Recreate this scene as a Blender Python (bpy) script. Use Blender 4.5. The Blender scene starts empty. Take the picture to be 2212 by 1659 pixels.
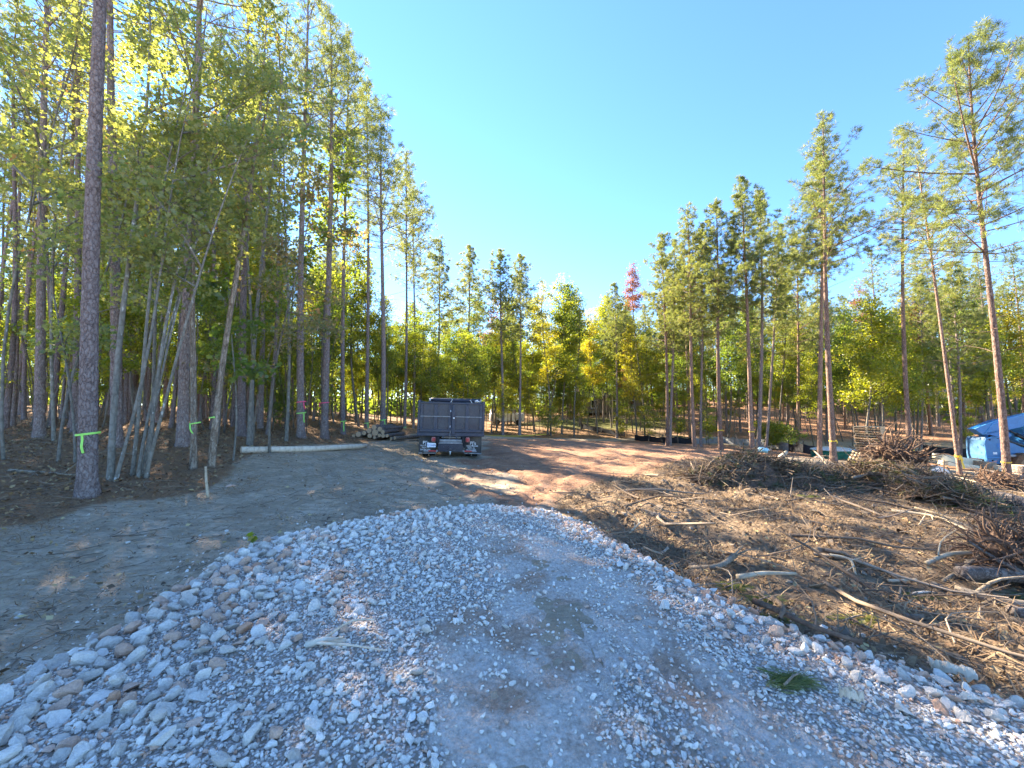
import bpy, math, random
import numpy as np
from mathutils import Vector, Matrix, Euler

R = math.radians
scene = bpy.context.scene
COL = scene.collection

# ------------------------------------------------------------------ camera, sky, sun, exposure
PITCH = 3.5
cam_data = bpy.data.cameras.new('camera')
cam = bpy.data.objects.new('camera', cam_data)
COL.objects.link(cam)
cam.location = (0, 0, 1.7)
cam.rotation_euler = (R(90 + PITCH), 0, 0)
cam_data.sensor_width = 36
cam_data.lens = 13.5
cam_data.clip_start = 0.05
cam_data.clip_end = 3000
scene.camera = cam

SUN_AZ = -40.6      # degrees, negative is to the left of the view direction (+y)
SUN_EL = 31.4
world = bpy.data.worlds.new('World')
scene.world = world
world.use_nodes = True
wn = world.node_tree
bg = wn.nodes['Background']
sky = wn.nodes.new('ShaderNodeTexSky')
sky.sky_type = 'NISHITA'
sky.sun_disc = False
sky.sun_elevation = R(SUN_EL)
sky.sun_rotation = R(SUN_AZ)
sky.altitude = 0
sky.air_density = 1.0
sky.dust_density = 0.0
sky.ozone_density = 8.5
wn.links.new(sky.outputs[0], bg.inputs[0])
bg.inputs[1].default_value = 0.078

sun_data = bpy.data.lights.new('sun', 'SUN')
sun_data.energy = 5.0
sun_data.angle = R(0.53)
sun_data.color = (1.0, 0.87, 0.68)
sun = bpy.data.objects.new('sun', sun_data)
COL.objects.link(sun)
sd = Vector((math.sin(R(SUN_AZ)) * math.cos(R(SUN_EL)), math.cos(R(SUN_AZ)) * math.cos(R(SUN_EL)), math.sin(R(SUN_EL))))
sun.rotation_euler = sd.to_track_quat('Z', 'Y').to_euler()

scene.render.engine = 'CYCLES'
scene.view_settings.view_transform = 'Standard'
scene.view_settings.look = 'None'
scene.view_settings.exposure = 2.8
scene.view_settings.gamma = 1.0
scene.cycles.max_bounces = 10
scene.cycles.diffuse_bounces = 8
scene.cycles.glossy_bounces = 2
scene.cycles.transmission_bounces = 5
scene.cycles.transparent_max_bounces = 4
scene.cycles.sample_clamp_indirect = 10
scene.cycles.use_denoising = True
try:
    scene.cycles.denoiser = 'OPENIMAGEDENOISE'
    scene.cycles.denoising_input_passes = 'RGB_ALBEDO_NORMAL'
    scene.cycles.denoising_prefilter = 'FAST'
except Exception:
    pass

# ------------------------------------------------------------------ numeric helpers
def sstep(a, b, x):
    t = np.clip((np.asarray(x, float) - a) / (b - a), 0, 1)
    return t * t * (3 - 2 * t)

def _hash(ix, iy, s):
    h = (ix.astype(np.int64) * 374761393 + iy.astype(np.int64) * 668265263 + s * 2147483647) & 0xffffffff
    h = ((h ^ (h >> 13)) * 1274126177) & 0xffffffff
    return ((h ^ (h >> 16)) & 0xffff) / 65535.0

def vnoise(x, y, s=0):
    x = np.asarray(x, float); y = np.asarray(y, float)
    ix = np.floor(x); iy = np.floor(y)
    fx = x - ix; fy = y - iy
    fx = fx * fx * (3 - 2 * fx); fy = fy * fy * (3 - 2 * fy)
    a = _hash(ix, iy, s); b = _hash(ix + 1, iy, s); c = _hash(ix, iy + 1, s); d = _hash(ix + 1, iy + 1, s)
    return (a * (1 - fx) + b * fx) * (1 - fy) + (c * (1 - fx) + d * fx) * fy - 0.5

def fbm(x, y, s=0, o=4):
    v = 0; a = 1.0
    for k in range(o):
        v = v + a * vnoise(x, y, s + k * 17)
        x = x * 2.03; y = y * 2.03; a *= 0.5
    return v

def cell(x, y, s=0):
    """distance to nearest and second nearest random point: F2-F1"""
    ix = np.floor(x); iy = np.floor(y)
    f1 = np.full(x.shape, 9.0); f2 = np.full(x.shape, 9.0); idv = np.zeros(x.shape)
    for dx in (-1, 0, 1):
        for dy in (-1, 0, 1):
            cx = ix + dx; cy = iy + dy
            px = cx + 0.15 + 0.7 * _hash(cx, cy, s); py = cy + 0.15 + 0.7 * _hash(cx, cy, s + 5)
            d = np.hypot(px - x, py - y)
            h = _hash(cx, cy, s + 9)
            near = d < f1
            f2 = np.where(near, f1, np.minimum(f2, d))
            idv = np.where(near, h, idv)
            f1 = np.where(near, d, f1)
    return f2 - f1, idv

# ------------------------------------------------------------------ terrain
CP = np.array([
    (0, 0, 0), (0, 4, .02), (-3, 3, -.02), (3, 3, 0), (0, 8, 0), (-3.2, 13.2, -.05), (-1.1, 13.6, -.10), (-7, 6.5, .15),
    (-8.5, 16.5, .35), (-10, 14.5, .64), (-9.4, 11, .58), (-14.7, 12, .78), (-20, 10, .95), (-25, 25, 1.2), (-7.4, 22, .42),
    (-6.8, 18.5, .16), (-20, 40, 1.0), (-5, 30, -.2), (0, 32, -.75), (4, 24, -.42), (5, 40, -1.15), (13, 38, -1.6),
    (20, 29, -1.45), (23, 25, -1.67), (30, 23, -2.1), (16.6, 13, -.75), (18, 15.5, -1.05), (12, 12, -.55), (6.5, 11, -.25),
    (4.4, 3.8, -.2), (8, 4, -.42), (8, 0, -.45), (6.7, 5.4, -.38), (14, 5, -.8), (0, 60, -.6), (30, 60, .4), (50, 60, 1.2), (30, 42, -1.3),
    (50, 35, -1.5), (60, 90, 3.5), (0, 100, 1), (-40, 60, 1.5), (8, 55, -.2), (45, 72, 3.0), (-10, -10, .1), (10, -10, -.3), (-30, -10, .8),
    (40, -10, -2), (110, 60, 2), (-110, 60, 2), (0, 160, 3), (110, -60, -2), (-110, -60, 1), (4, 15, -.22), (9, 17, -.55), (2, 18, -.2),
    (-6, 0, .0), (-14, 3, .5)])

def _tps(d2):
    return np.where(d2 > 0, d2 * np.log(np.maximum(d2, 1e-9)), 0)
def _fit():
    n = len(CP)
    d2 = ((CP[:, None, :2] - CP[None, :, :2]) ** 2).sum(-1)
    K = _tps(d2) + np.eye(n) * 4.0
    Pm = np.c_[np.ones(n), CP[:, :2]]
    A = np.block([[K, Pm], [Pm.T, np.zeros((3, 3))]])
    return np.linalg.solve(A, np.r_[CP[:, 2], np.zeros(3)])
_W = _fit()
def H0(x, y):
    x = np.asarray(x, float); y = np.asarray(y, float)
    xc = np.clip(x, -115, 115); yc = np.clip(y, -65, 165)
    out = _W[-3] + _W[-2] * xc + _W[-1] * yc
    for i, (a, b, _) in enumerate(CP):
        out = out + _W[i] * _tps((xc - a) ** 2 + (yc - b) ** 2)
    return out

CP_ = math.cos(R(PITCH)); SP_ = math.sin(R(PITCH))
def pixray(px, py):
    u = (px - 1106) / 831.0; v = (829.5 - py) / 831.0
    return np.array((u, CP_ - v * SP_, v * CP_ + SP_))
def ground_at(px, py, hf=None):
    """world ground point seen at the photo position (photo measured 2212 wide)"""
    hf = hf or H0
    d = pixray(px, py)
    t = np.geomspace(0.8, 160, 1500)
    z = 1.7 + d[2] * t - hf(d[0] * t, d[1] * t)
    k = np.argmax(z < 0)
    if z[k] >= 0: k = len(t) - 1
    a, b = t[max(k - 1, 0)], t[k]
    za = z[max(k - 1, 0)]; zb = z[k]
    s = a + (b - a) * (za / (za - zb + 1e-12)) if k else t[0]
    return float(d[0] * s), float(d[1] * s)
def at_depth(px, d, py=880):
    r = pixray(px, py)
    return float(r[0] / r[1] * d), float(d)

def seg_dist(x, y, poly, closed=True):
    x = np.asarray(x, float); y = np.asarray(y, float)
    best = np.full(x.shape, 1e9); ins = np.zeros(x.shape, bool)
    n = len(poly)
    for i in range(n if closed else n - 1):
        ax, ay = poly[i]; bx, by = poly[(i + 1) % n]
        ex, ey = bx - ax, by - ay
        t = np.clip(((x - ax) * ex + (y - ay) * ey) / (ex * ex + ey * ey + 1e-12), 0, 1)
        best = np.minimum(best, np.hypot(x - ax - t * ex, y - ay - t * ey))
        if closed:
            cond = ((ay > y) != (by > y)) & (x < (bx - ax) * (y - ay) / (by - ay + 1e-12) + ax)
            ins ^= cond
    return np.where(ins, -best, best) if closed else best

_gpx = [(700, 1150), (860, 1118), (1050, 1098), (1180, 1110), (1255, 1135), (1370, 1192), (1480, 1255), (1600, 1322), (1750, 1392), (2000, 1462), (2212, 1540)]
_gpl = [(0, 1500), (120, 1440), (250, 1372), (400, 1272), (470, 1225), (545, 1186)]
GRAVEL = [(-4.2, .9), (-3.9, 1.6)] + [ground_at(*p) for p in _gpl + _gpx] + [(3.6, 1.2), (4.4, -.6), (-4.6, -.6)]
STRAW = [(-40, -12), (-9, -1), ground_at(-300, 1180), ground_at(0, 1135), ground_at(180, 1095), ground_at(450, 1062), ground_at(520, 1000), ground_at(640, 962),
         ground_at(900, 938), (-2, 30), (1, 33), (6, 37), (13, 41), (14, 60), (-60, 60)]
MULCH = [ground_at(1262, 1145), ground_at(1215, 1085), ground_at(1240, 1050), ground_at(1400, 1015), ground_at(1560, 985), ground_at(1760, 1000), (22, 18), (40, 14), (40, -12), (6, -12)] + [ground_at(*p) for p in [(2212, 1545), (2000, 1466), (1750, 1396), (1600, 1326), (1480, 1259), (1370, 1196)]]
CLAY = [ground_at(1000, 1010), ground_at(1050, 950), ground_at(1340, 952), (13, 39), (21, 30), (24, 26), (36, 24), (36, 17), ground_at(1700, 985), ground_at(1400, 1040), ground_at(1230, 1085), ground_at(1120, 1080)]

def gravel_sd(x, y): return seg_dist(x, y, GRAVEL)
def H(x, y):
    """ground height with the raised gravel pad and larger clods"""
    x = np.asarray(x, float); y = np.asarray(y, float)
    z = H0(x, y)
    near = np.exp(-np.maximum(y, 0) / 60)
    sd = gravel_sd(x, y)
    z = z + 0.07 * sstep(0.25, -0.35, sd)
    wm = sstep(0.3, -0.6, seg_dist(x, y, MULCH)) * sstep(60, 25, np.hypot(x, y))
    z = z + wm * (0.20 * fbm(x * .7, y * .7, 3, 3) + 0.07 * fbm(x * 3, y * 3, 8, 3)) - 0.05 * wm
    wc = sstep(1.0, -1.5, seg_dist(x, y, CLAY))
    rut = np.sin((x * 0.35 + y * 1.0) * 2.6 + 2.2 * vnoise(x * .3, y * .3, 4))
    z = z + wc * (0.035 * rut + 0.10 * fbm(x * .9, y * .9, 11, 3))
    ws = sstep(0.3, -0.8, seg_dist(x, y, STRAW))
    z = z + ws * 0.10 * fbm(x * .8, y * .8, 21, 3) * sstep(80, 30, y)
    z = z + (1 - wm) * (1 - wc) * (1 - ws) * sstep(0.0, 0.4, sd) * 0.05 * fbm(x * .9, y * 1.6, 33, 3) * sstep(90, 30, y)
    return z
def hz(x, y): return float(H(np.array([x]), np.array([y]))[0])

# ------------------------------------------------------------------ mesh helpers
def new_mesh(name, V, faces, mats=None, smooth=False, rnd=None, mat_idx=None, attrs=None):
    """faces: list of (m,k) integer arrays"""
    V = np.asarray(V, np.float32).reshape(-1, 3)
    me = bpy.data.meshes.new(name)
    fl = [np.asarray(f, np.int32) for f in faces if len(f)]
    if not fl: return me
    sizes = np.concatenate([np.full(len(f), f.shape[1], np.int32) for f in fl])
    loops = np.concatenate([f.ravel() for f in fl])
    me.vertices.add(len(V)); me.vertices.foreach_set('co', V.ravel())
    me.loops.add(len(loops)); me.loops.foreach_set('vertex_index', loops)
    me.polygons.add(len(sizes))
    me.polygons.foreach_set('loop_start', np.r_[0, np.cumsum(sizes)[:-1]].astype(np.int32))
    me.polygons.foreach_set('use_smooth', np.full(len(sizes), smooth, bool))
    if mats is not None:
        for m in (mats if isinstance(mats, (list, tuple)) else [mats]): me.materials.append(m)
    if mat_idx is not None: me.polygons.foreach_set('material_index', np.asarray(mat_idx, np.int32))
    if rnd is not None:
        a = me.attributes.new('rnd', 'FLOAT', 'FACE'); a.data.foreach_set('value', np.asarray(rnd, np.float32))
    for k, v in (attrs or {}).items():
        a = me.attributes.new(k, 'FLOAT', 'POINT'); a.data.foreach_set('value', np.asarray(v, np.float32))
    me.update(calc_edges=True)
    me.validate(verbose=False) if False else None
    return me

class MB:
    """collects shapes into one mesh"""
    def __init__(s): s.V = []; s.F = {}; s.n = 0; s.r = {}
    def add(s, V, F, rnd=None):
        V = np.asarray(V, float).reshape(-1, 3)
        for f in (F if isinstance(F, list) else [F]):
            f = np.asarray(f, int)
            if f.ndim == 1: f = f[None]
            s.F.setdefault(f.shape[1], []).append(f + s.n)
            r = np.full(len(f), random.random()) if rnd is None else np.broadcast_to(rnd, (len(f),))
            s.r.setdefault(f.shape[1], []).append(r)
        s.V.append(V); s.n += len(V)
    def box(s, c, d, rot=None, bev=0.0):
        x, y, z = [q / 2 for q in d]
        if bev:
            b = min(bev, x * .9, y * .9, z * .9)
            V = []
            for sz in (-1, 1):
                for sy in (-1, 1):
                    for sx in (-1, 1):
                        V += [(sx * x, sy * (y - b), sz * (z - b)), (sx * (x - b), sy * y, sz * (z - b)), (sx * (x - b), sy * (y - b), sz * z)]
            def i(sx, sy, sz, k): return ((sz > 0) * 4 + (sy > 0) * 2 + (sx > 0)) * 3 + k
            Q = []; T = []
            for sg in (-1, 1):
                Q += [[i(sg, -1, -1, 0), i(sg, 1, -1, 0), i(sg, 1, 1, 0), i(sg, -1, 1, 0)][::sg],
                      [i(-1, sg, -1, 1), i(-1, sg, 1, 1), i(1, sg, 1, 1), i(1, sg, -1, 1)][::sg],
                      [i(-1, -1, sg, 2), i(1, -1, sg, 2), i(1, 1, sg, 2), i(-1, 1, sg, 2)][::sg]]
                for s2 in (-1, 1):
                    Q += [[i(sg, s2, -1, 0), i(sg, s2, 1, 0), i(sg, s2, 1, 1), i(sg, s2, -1, 1)],
                          [i(sg, -1, s2, 0), i(sg, 1, s2, 0), i(sg, 1, s2, 2), i(sg, -1, s2, 2)],
                          [i(-1, sg, s2, 1), i(1, sg, s2, 1), i(1, sg, s2, 2), i(-1, sg, s2, 2)]]
                    for s3 in (-1, 1): T.append([i(sg, s2, s3, 0), i(sg, s2, s3, 1), i(sg, s2, s3, 2)])
            F = [np.array(Q), np.array(T)]
            V = np.array(V)
        else:
            V = np.array([(a, b, c_) for c_ in (-z, z) for b in (-y, y) for a in (-x, x)])
            F = [np.array([(0, 2, 3, 1), (4, 5, 7, 6), (0, 1, 5, 4), (2, 6, 7, 3), (0, 4, 6, 2), (1, 3, 7, 5)])]
        if rot is not None: V = V @ np.array(Euler(rot).to_matrix()).T
        s.add(V + np.array(c), F)
        return s
    def tube(s, path, rad, k=8, caps=True, jit=0.0, rnd=None):
        V, F = tube(path, rad, k, caps, jit); s.add(V, F, rnd); return s
    def build(s, name, mat, smooth=False, obj=True, parent=None):
        V = np.concatenate(s.V); ks = sorted(s.F)
        me = new_mesh(name, V, [np.concatenate(s.F[k]) for k in ks], mat, smooth, np.concatenate([np.concatenate(s.r[k]) for k in ks]))
        if not obj: return me
        return put(name, me, parent)

def tube(path, rad, k=8, caps=True, jit=0.0):
    P = np.asarray(path, float); n = len(P)
    r = np.broadcast_to(np.asarray(rad, float), (n,))
    T = np.gradient(P, axis=0); T /= np.linalg.norm(T, axis=1)[:, None] + 1e-12
    ref = np.array((0, 0, 1.0)) if abs(T[:, 2]).mean() < .8 else np.array((1.0, 0, 0))
    A = np.cross(T, ref); A /= np.linalg.norm(A, axis=1)[:, None] + 1e-12
    B = np.cross(T, A)
    ang = np.arange(k) * 2 * np.pi / k
    rr = r[:, None] * (1 + (np.random.rand(n, k) - .5) * 2 * jit) if jit else np.repeat(r[:, None], k, 1)
    V = P[:, None] + rr[..., None] * (A[:, None] * np.cos(ang)[None, :, None] + B[:, None] * np.sin(ang)[None, :, None])
    V = V.reshape(-1, 3)
    i = np.arange(n - 1)[:, None] * k; j = np.arange(k)[None]; j2 = (j + 1) % k
    F = [np.stack([i + j, i + k + j, i + k + j2, i + j2], -1).reshape(-1, 4)]
    if caps:
        V = np.r_[V, P[:1], P[-1:]]
        a = n * k; j = np.arange(k); j2 = (j + 1) % k
        F.append(np.r_[np.stack([np.full(k, a), j, j2], -1), np.stack([np.full(k, a + 1), (n - 1) * k + j2, (n - 1) * k + j], -1)])
    return V, F

def put(name, data, parent=None, loc=None, rot=None, scale=None):
    o = bpy.data.objects.new(name, data)
    COL.objects.link(o)
    if parent is not None: o.parent = parent
    if loc is not None: o.location = loc
    if rot is not None: o.rotation_euler = rot
    if scale is not None: o.scale = scale if hasattr(scale, '__len__') else (scale,) * 3
    return o
def tag(o, label=None, cat=None, group=None, kind=None):
    if label: o['label'] = label
    if cat: o['category'] = cat
    if group: o['group'] = group
    if kind: o['kind'] = kind
    return o
def thing(name, label, cat, loc, rot=(0, 0, 0), group=None, scale=1):
    return tag(put(name, None, None, loc, rot, scale), label, cat, group)

# ------------------------------------------------------------------ materials
def lin(c):
    return tuple(c) + (1,) if len(c) == 3 else c
class NT:
    def __init__(s, name):
        s.m = bpy.data.materials.new(name); s.m.use_nodes = True
        s.t = s.m.node_tree; s.t.nodes.clear()
        s.out = s.t.nodes.new('ShaderNodeOutputMaterial')
    def n(s, typ, **kw):
        nd = s.t.nodes.new(typ)
        for k, v in kw.items():
            if hasattr(nd, k): setattr(nd, k, v)
        return nd
    def l(s, a, b): s.t.links.new(a, b)
    def coord(s, kind='Object'):
        return s.n('ShaderNodeTexCoord').outputs[kind]
    def mapping(s, vec, scale=(1, 1, 1)):
        m = s.n('ShaderNodeMapping'); m.inputs['Scale'].default_value = scale; s.l(vec, m.inputs['Vector']); return m.outputs[0]
    def noise(s, vec, sc, det=4, rough=.55, dist=0):
        n = s.n('ShaderNodeTexNoise'); n.inputs['Scale'].default_value = sc; n.inputs['Detail'].default_value = det
        n.inputs['Roughness'].default_value = rough; n.inputs['Distortion'].default_value = dist
        if vec is not None: s.l(vec, n.inputs['Vector'])
        return n.outputs['Fac']
    def ramp(s, fac, stops, interp='LINEAR'):
        r = s.n('ShaderNodeValToRGB'); r.color_ramp.interpolation = interp
        el = r.color_ramp.elements
        while len(el) < len(stops): el.new(0.5)
        for e, (p, c) in zip(el, stops): e.position = p; e.color = lin(c)
        s.l(fac, r.inputs[0]); return r.outputs[0]
    def mix(s, fac, a, b, mode='MIX'):
        m = s.n('ShaderNodeMix', data_type='RGBA', blend_type=mode)
        for sock, v in ((m.inputs[0], fac), (m.inputs[6], a), (m.inputs[7], b)):
            if hasattr(v, 'is_linked') or hasattr(v, 'links'): s.l(v, sock)
            elif isinstance(v, (int, float)): sock.default_value = v
            else: sock.default_value = lin(v)
        return m.outputs[2]
    def math(s, op, a, b=None, clamp=False):
        m = s.n('ShaderNodeMath', operation=op); m.use_clamp = clamp
        for i, v in enumerate((a, b)):
            if v is None: continue
            if isinstance(v, (int, float)): m.inputs[i].default_value = v
            else: s.l(v, m.inputs[i])
        return m.outputs[0]
    def attr(s, name): 
        a = s.n('ShaderNodeAttribute'); a.attribute_name = name; return a.outputs['Fac']
    def objrnd(s): return s.n('ShaderNodeObjectInfo').outputs['Random']
    def bump(s, h, strength=.5, dist=.02):
        b = s.n('ShaderNodeBump'); b.inputs['Strength'].default_value = strength; b.inputs['Distance'].default_value = dist
        s.l(h, b.inputs['Height']); return b.outputs[0]
    def bsdf(s, col, rough=.8, metal=0, normal=None, spec=.3):
        b = s.n('ShaderNodeBsdfPrincipled')
        if isinstance(col, (tuple, list)): b.inputs['Base Color'].default_value = lin(col)
        else: s.l(col, b.inputs['Base Color'])
        if isinstance(rough, (int, float)): b.inputs['Roughness'].default_value = rough
        else: s.l(rough, b.inputs['Roughness'])
        b.inputs['Metallic'].default_value = metal
        b.inputs['Specular IOR Level'].default_value = spec
        if normal is not None: s.l(normal, b.inputs['Normal'])
        s.l(b.outputs[0], s.out.inputs[0])
        return b

def leaf_mat(name, stops, trans=0.5, tgain=1.5, ttint=(1.25, 1.1, .45), gl=.03):
    t = NT(name)
    f = t.attr('rnd')
    o = t.objrnd()
    f2 = t.math('FRACT', t.math('ADD', t.math('MULTIPLY', f, 0.82), t.math('MULTIPLY', o, 0.18)))
    c = t.ramp(f2, stops)
    d = t.n('ShaderNodeBsdfDiffuse'); t.l(c, d.inputs[0])
    tr = t.n('ShaderNodeBsdfTranslucent')
    c2 = t.mix(1.0, c, tuple(tgain * q for q in ttint), 'MULTIPLY'); t.l(c2, tr.inputs[0])
    m = t.n('ShaderNodeMixShader'); m.inputs[0].default_value = trans
    t.l(d.outputs[0], m.inputs[1]); t.l(tr.outputs[0], m.inputs[2])
    g = t.n('ShaderNodeBsdfGlossy'); g.inputs['Roughness'].default_value = .42; g.inputs[0].default_value = (1, 1, 1, 1)
    m2 = t.n('ShaderNodeMixShader'); m2.inputs[0].default_value = gl
    t.l(m.outputs[0], m2.inputs[1]); t.l(g.outputs[0], m2.inputs[2])
    t.l(m2.outputs[0], t.out.inputs[0])
    return t.m

def bark_mat(name, stops, sc=(11, 11, 5.0), strength=.8, dist=.03, patch=None):
    t = NT(name)
    co = t.coord()
    nd = t.n('ShaderNodeTexNoise'); nd.inputs['Scale'].default_value = 14; nd.inputs['Detail'].default_value = 3; t.l(co, nd.inputs['Vector'])
    v0 = t.n('ShaderNodeVectorMath', operation='MULTIPLY_ADD'); t.l(nd.outputs['Color'], v0.inputs[0]); v0.inputs[1].default_value = (.09, .09, .16); t.l(co, v0.inputs[2])
    v = t.mapping(v0.outputs[0], sc)
    vo = t.n('ShaderNodeTexVoronoi'); vo.feature = 'DISTANCE_TO_EDGE'; vo.inputs['Scale'].default_value = 1.7; t.l(v, vo.inputs['Vector'])
    vc = t.n('ShaderNodeTexVoronoi'); vc.inputs['Scale'].default_value = 1.7; t.l(v, vc.inputs['Vector'])
    n = t.noise(v, 3.2, 6, .7)
    e = t.math('MULTIPLY', vo.outputs['Distance'], 4.5, True)
    pl = t.math('MULTIPLY', t.math('SUBTRACT', vc.outputs['Color'], .5), .28)
    h = t.math('ADD', t.math('ADD', t.math('MULTIPLY', e, .34), pl), t.math('MULTIPLY', n, .72))
    c = t.ramp(h, stops)
    if patch:
        pn = t.noise(t.mapping(co, (7, 7, 3.0)), 1.7, 4, .7)
        c = t.mix(t.ramp(pn, [(patch[1], (0, 0, 0)), (patch[1] + .07, (1, 1, 1))]), c, patch[0])
    o = t.objrnd()
    c = t.mix(1.0, c, t.ramp(o, [(0, (.78, .76, .76)), (1, (1.2, 1.16, 1.1))]), 'MULTIPLY')
    t.bsdf(c, .95, normal=t.bump(h, strength, dist), spec=.1)
    return t.m

M = {}
M['pine_bark'] = bark_mat('pine_bark', [(.12, (.06, .042, .038)), (.42, (.20, .155, .14)), (.75, (.31, .26, .24)), (1, (.40, .355, .335))])
M['pine_bark_sunny'] = bark_mat('sunlit_pine_bark', [(.12, (.05, .03, .022)), (.45, (.20, .13, .10)), (.75, (.33, .235, .185)), (1, (.42, .33, .27))])  # redder copy of the pine bark, warm sunlight put into the colour
M['grey_bark'] = bark_mat('lichened_grey_bark', [(.1, (.09, .085, .07)), (.5, (.2, .19, .16)), (1, (.3, .29, .25))], (5, 5, 3), .3, .01, ((.55, .56, .52), .62))
M['pale_bark'] = bark_mat('peeling_pale_bark', [(.1, (.07, .05, .035)), (.4, (.22, .17, .12)), (.8, (.42, .35, .27)), (1, (.52, .45, .37))], (10, 10, 1.4), .8, .03, ((.55, .48, .38), .58))
M['thin_bark'] = bark_mat('thin_stem_bark', [(.1, (.07, .06, .05)), (.6, (.16, .145, .12)), (1, (.24, .22, .19))], (6, 6, 2), .3, .01)
M['needles'] = leaf_mat('pine_needles', [(0, (.085, .115, .055)), (.35, (.13, .165, .07)), (.7, (.185, .21, .085)), (.93, (.24, .245, .10)), (1, (.28, .20, .09))], .42, 1.8, (1.22, 1.1, .5), .012)
M['needles_dry'] = leaf_mat('dry_pine_needles', [(0, (.06, .085, .035)), (.5, (.10, .125, .05)), (1, (.15, .13, .06))], .3)
M['leaf_green'] = leaf_mat('green_leaves', [(0, (.065, .105, .03)), (.5, (.11, .155, .04)), (.9, (.17, .20, .045)), (1, (.25, .22, .05))], .58, 2.1, (1.15, 1.1, .35))
M['leaf_lime'] = leaf_mat('yellow_green_leaves', [(0, (.10, .14, .022)), (.45, (.17, .205, .03)), (.85, (.26, .25, .04)), (1, (.34, .26, .04))], .55, 1.9, (1.15, 1.06, .3))
M['leaf_gold'] = leaf_mat('golden_leaves', [(0, (.15, .175, .028)), (.45, (.25, .245, .035)), (.85, (.34, .28, .035)), (1, (.38, .22, .03))], .55, 1.8, (1.12, 1.04, .3))
M['leaf_red'] = leaf_mat('red_leaves', [(0, (.20, .13, .05)), (.4, (.24, .10, .06)), (.8, (.26, .14, .07)), (1, (.20, .06, .05))], .45, 1.4, (1.1, .88, .6))
M['leaf_maple'] = leaf_mat('maple_leaves', [(0, (.11, .145, .065)), (.3, (.16, .19, .085)), (.6, (.215, .23, .10)), (.86, (.26, .25, .10)), (.9, (.32, .19, .11)), (.97, (.34, .15, .095)), (1, (.33, .07, .045))], .55, 2.0, (1.1, 1.08, .42))
M['leaf_pink'] = leaf_mat('turning_maple_leaves', [(0, (.13, .16, .06)), (.4, (.22, .21, .09)), (.7, (.30, .22, .11)), (.88, (.34, .17, .10)), (1, (.34, .09, .06))], .5, 1.6, (1.1, 1.0, .6))
# ------------------------------------------------------------------ ground
def ground_mat():
    t = NT('ground_soil')
    c = t.coord()
    n1 = t.noise(c, 1.3, 6, .62); n2 = t.noise(c, 11, 5, .65); n3 = t.noise(c, 60, 3, .6)
    fib = t.noise(t.mapping(c, (4, 26, 6)), 3.0, 4, .7, 1.5)
    fib2 = t.noise(t.mapping(c, (30, 5, 6)), 3.0, 4, .7, 1.5)
    f = t.math('ADD', t.math('MULTIPLY', n1, .5), t.math('MULTIPLY', n2, .5))
    dirt = t.ramp(f, [(.30, (.26, .19, .125)), (.46, (.43, .335, .225)), (.57, (.54, .435, .31)), (.72, (.62, .525, .39))])
    straw = t.ramp(t.math('ADD', t.math('MULTIPLY', fib, .5), t.math('MULTIPLY', fib2, .5)), [(.3, (.11, .062, .036)), (.5, (.28, .165, .09)), (.62, (.41, .26, .15)), (.75, (.50, .35, .22))])
    mulch = t.ramp(t.math('ADD', t.math('MULTIPLY', fib2, .55), t.math('MULTIPLY', n2, .45)), [(.3, (.085, .058, .038)), (.48, (.23, .16, .10)), (.62, (.38, .275, .175)), (.76, (.50, .38, .25))])
    clay = t.ramp(f, [(.32, (.23, .12, .07)), (.5, (.41, .225, .135)), (.68, (.52, .34, .23))])
    def ragged(a):
        m = t.math('ADD', a, t.math('MULTIPLY', t.math('SUBTRACT', t.math('ADD', t.math('MULTIPLY', n2, .6), t.math('MULTIPLY', fib, .4)), .5), 1.6))
        return t.ramp(m, [(.38, (0, 0, 0)), (.62, (1, 1, 1))])
    # dragged streaks and damp patches in the churned clay
    st = t.noise(t.mapping(c, (.9, 5.5, 2)), 1.6, 5, .68, .8)
    dirt = t.mix(t.ramp(st, [(.38, (.8, .8, .8)), (.54, (0, 0, 0))]), dirt, (.36, .275, .19))
    dirt = t.mix(t.ramp(st, [(.60, (0, 0, 0)), (.72, (.8, .8, .8))]), dirt, (.62, .54, .41))
    clay = t.mix(t.ramp(st, [(.40, (.7, .7, .7)), (.58, (0, 0, 0))]), clay, (.24, .13, .075))
    col = t.mix(ragged(t.attr('w_clay')), dirt, clay)
    col = t.mix(ragged(t.attr('w_mulch')), col, mulch)
    col = t.mix(ragged(t.attr('w_straw')), col, straw)
    grass = t.ramp(n2, [(.3, (.06, .085, .02)), (.7, (.13, .16, .045))])
    col = t.mix(t.attr('w_grass'), col, grass)
    col = t.mix(t.math('MULTIPLY', n3, .18), col, (.10, .08, .065))
    h = t.math('ADD', t.math('MULTIPLY', n2, .6), t.math('ADD', t.math('MULTIPLY', n3, .35), t.math('MULTIPLY', fib, .3)))
    t.bsdf(col, .96, normal=t.bump(h, .9, .06), spec=.08)
    return t.m
M['ground'] = ground_mat()
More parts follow.
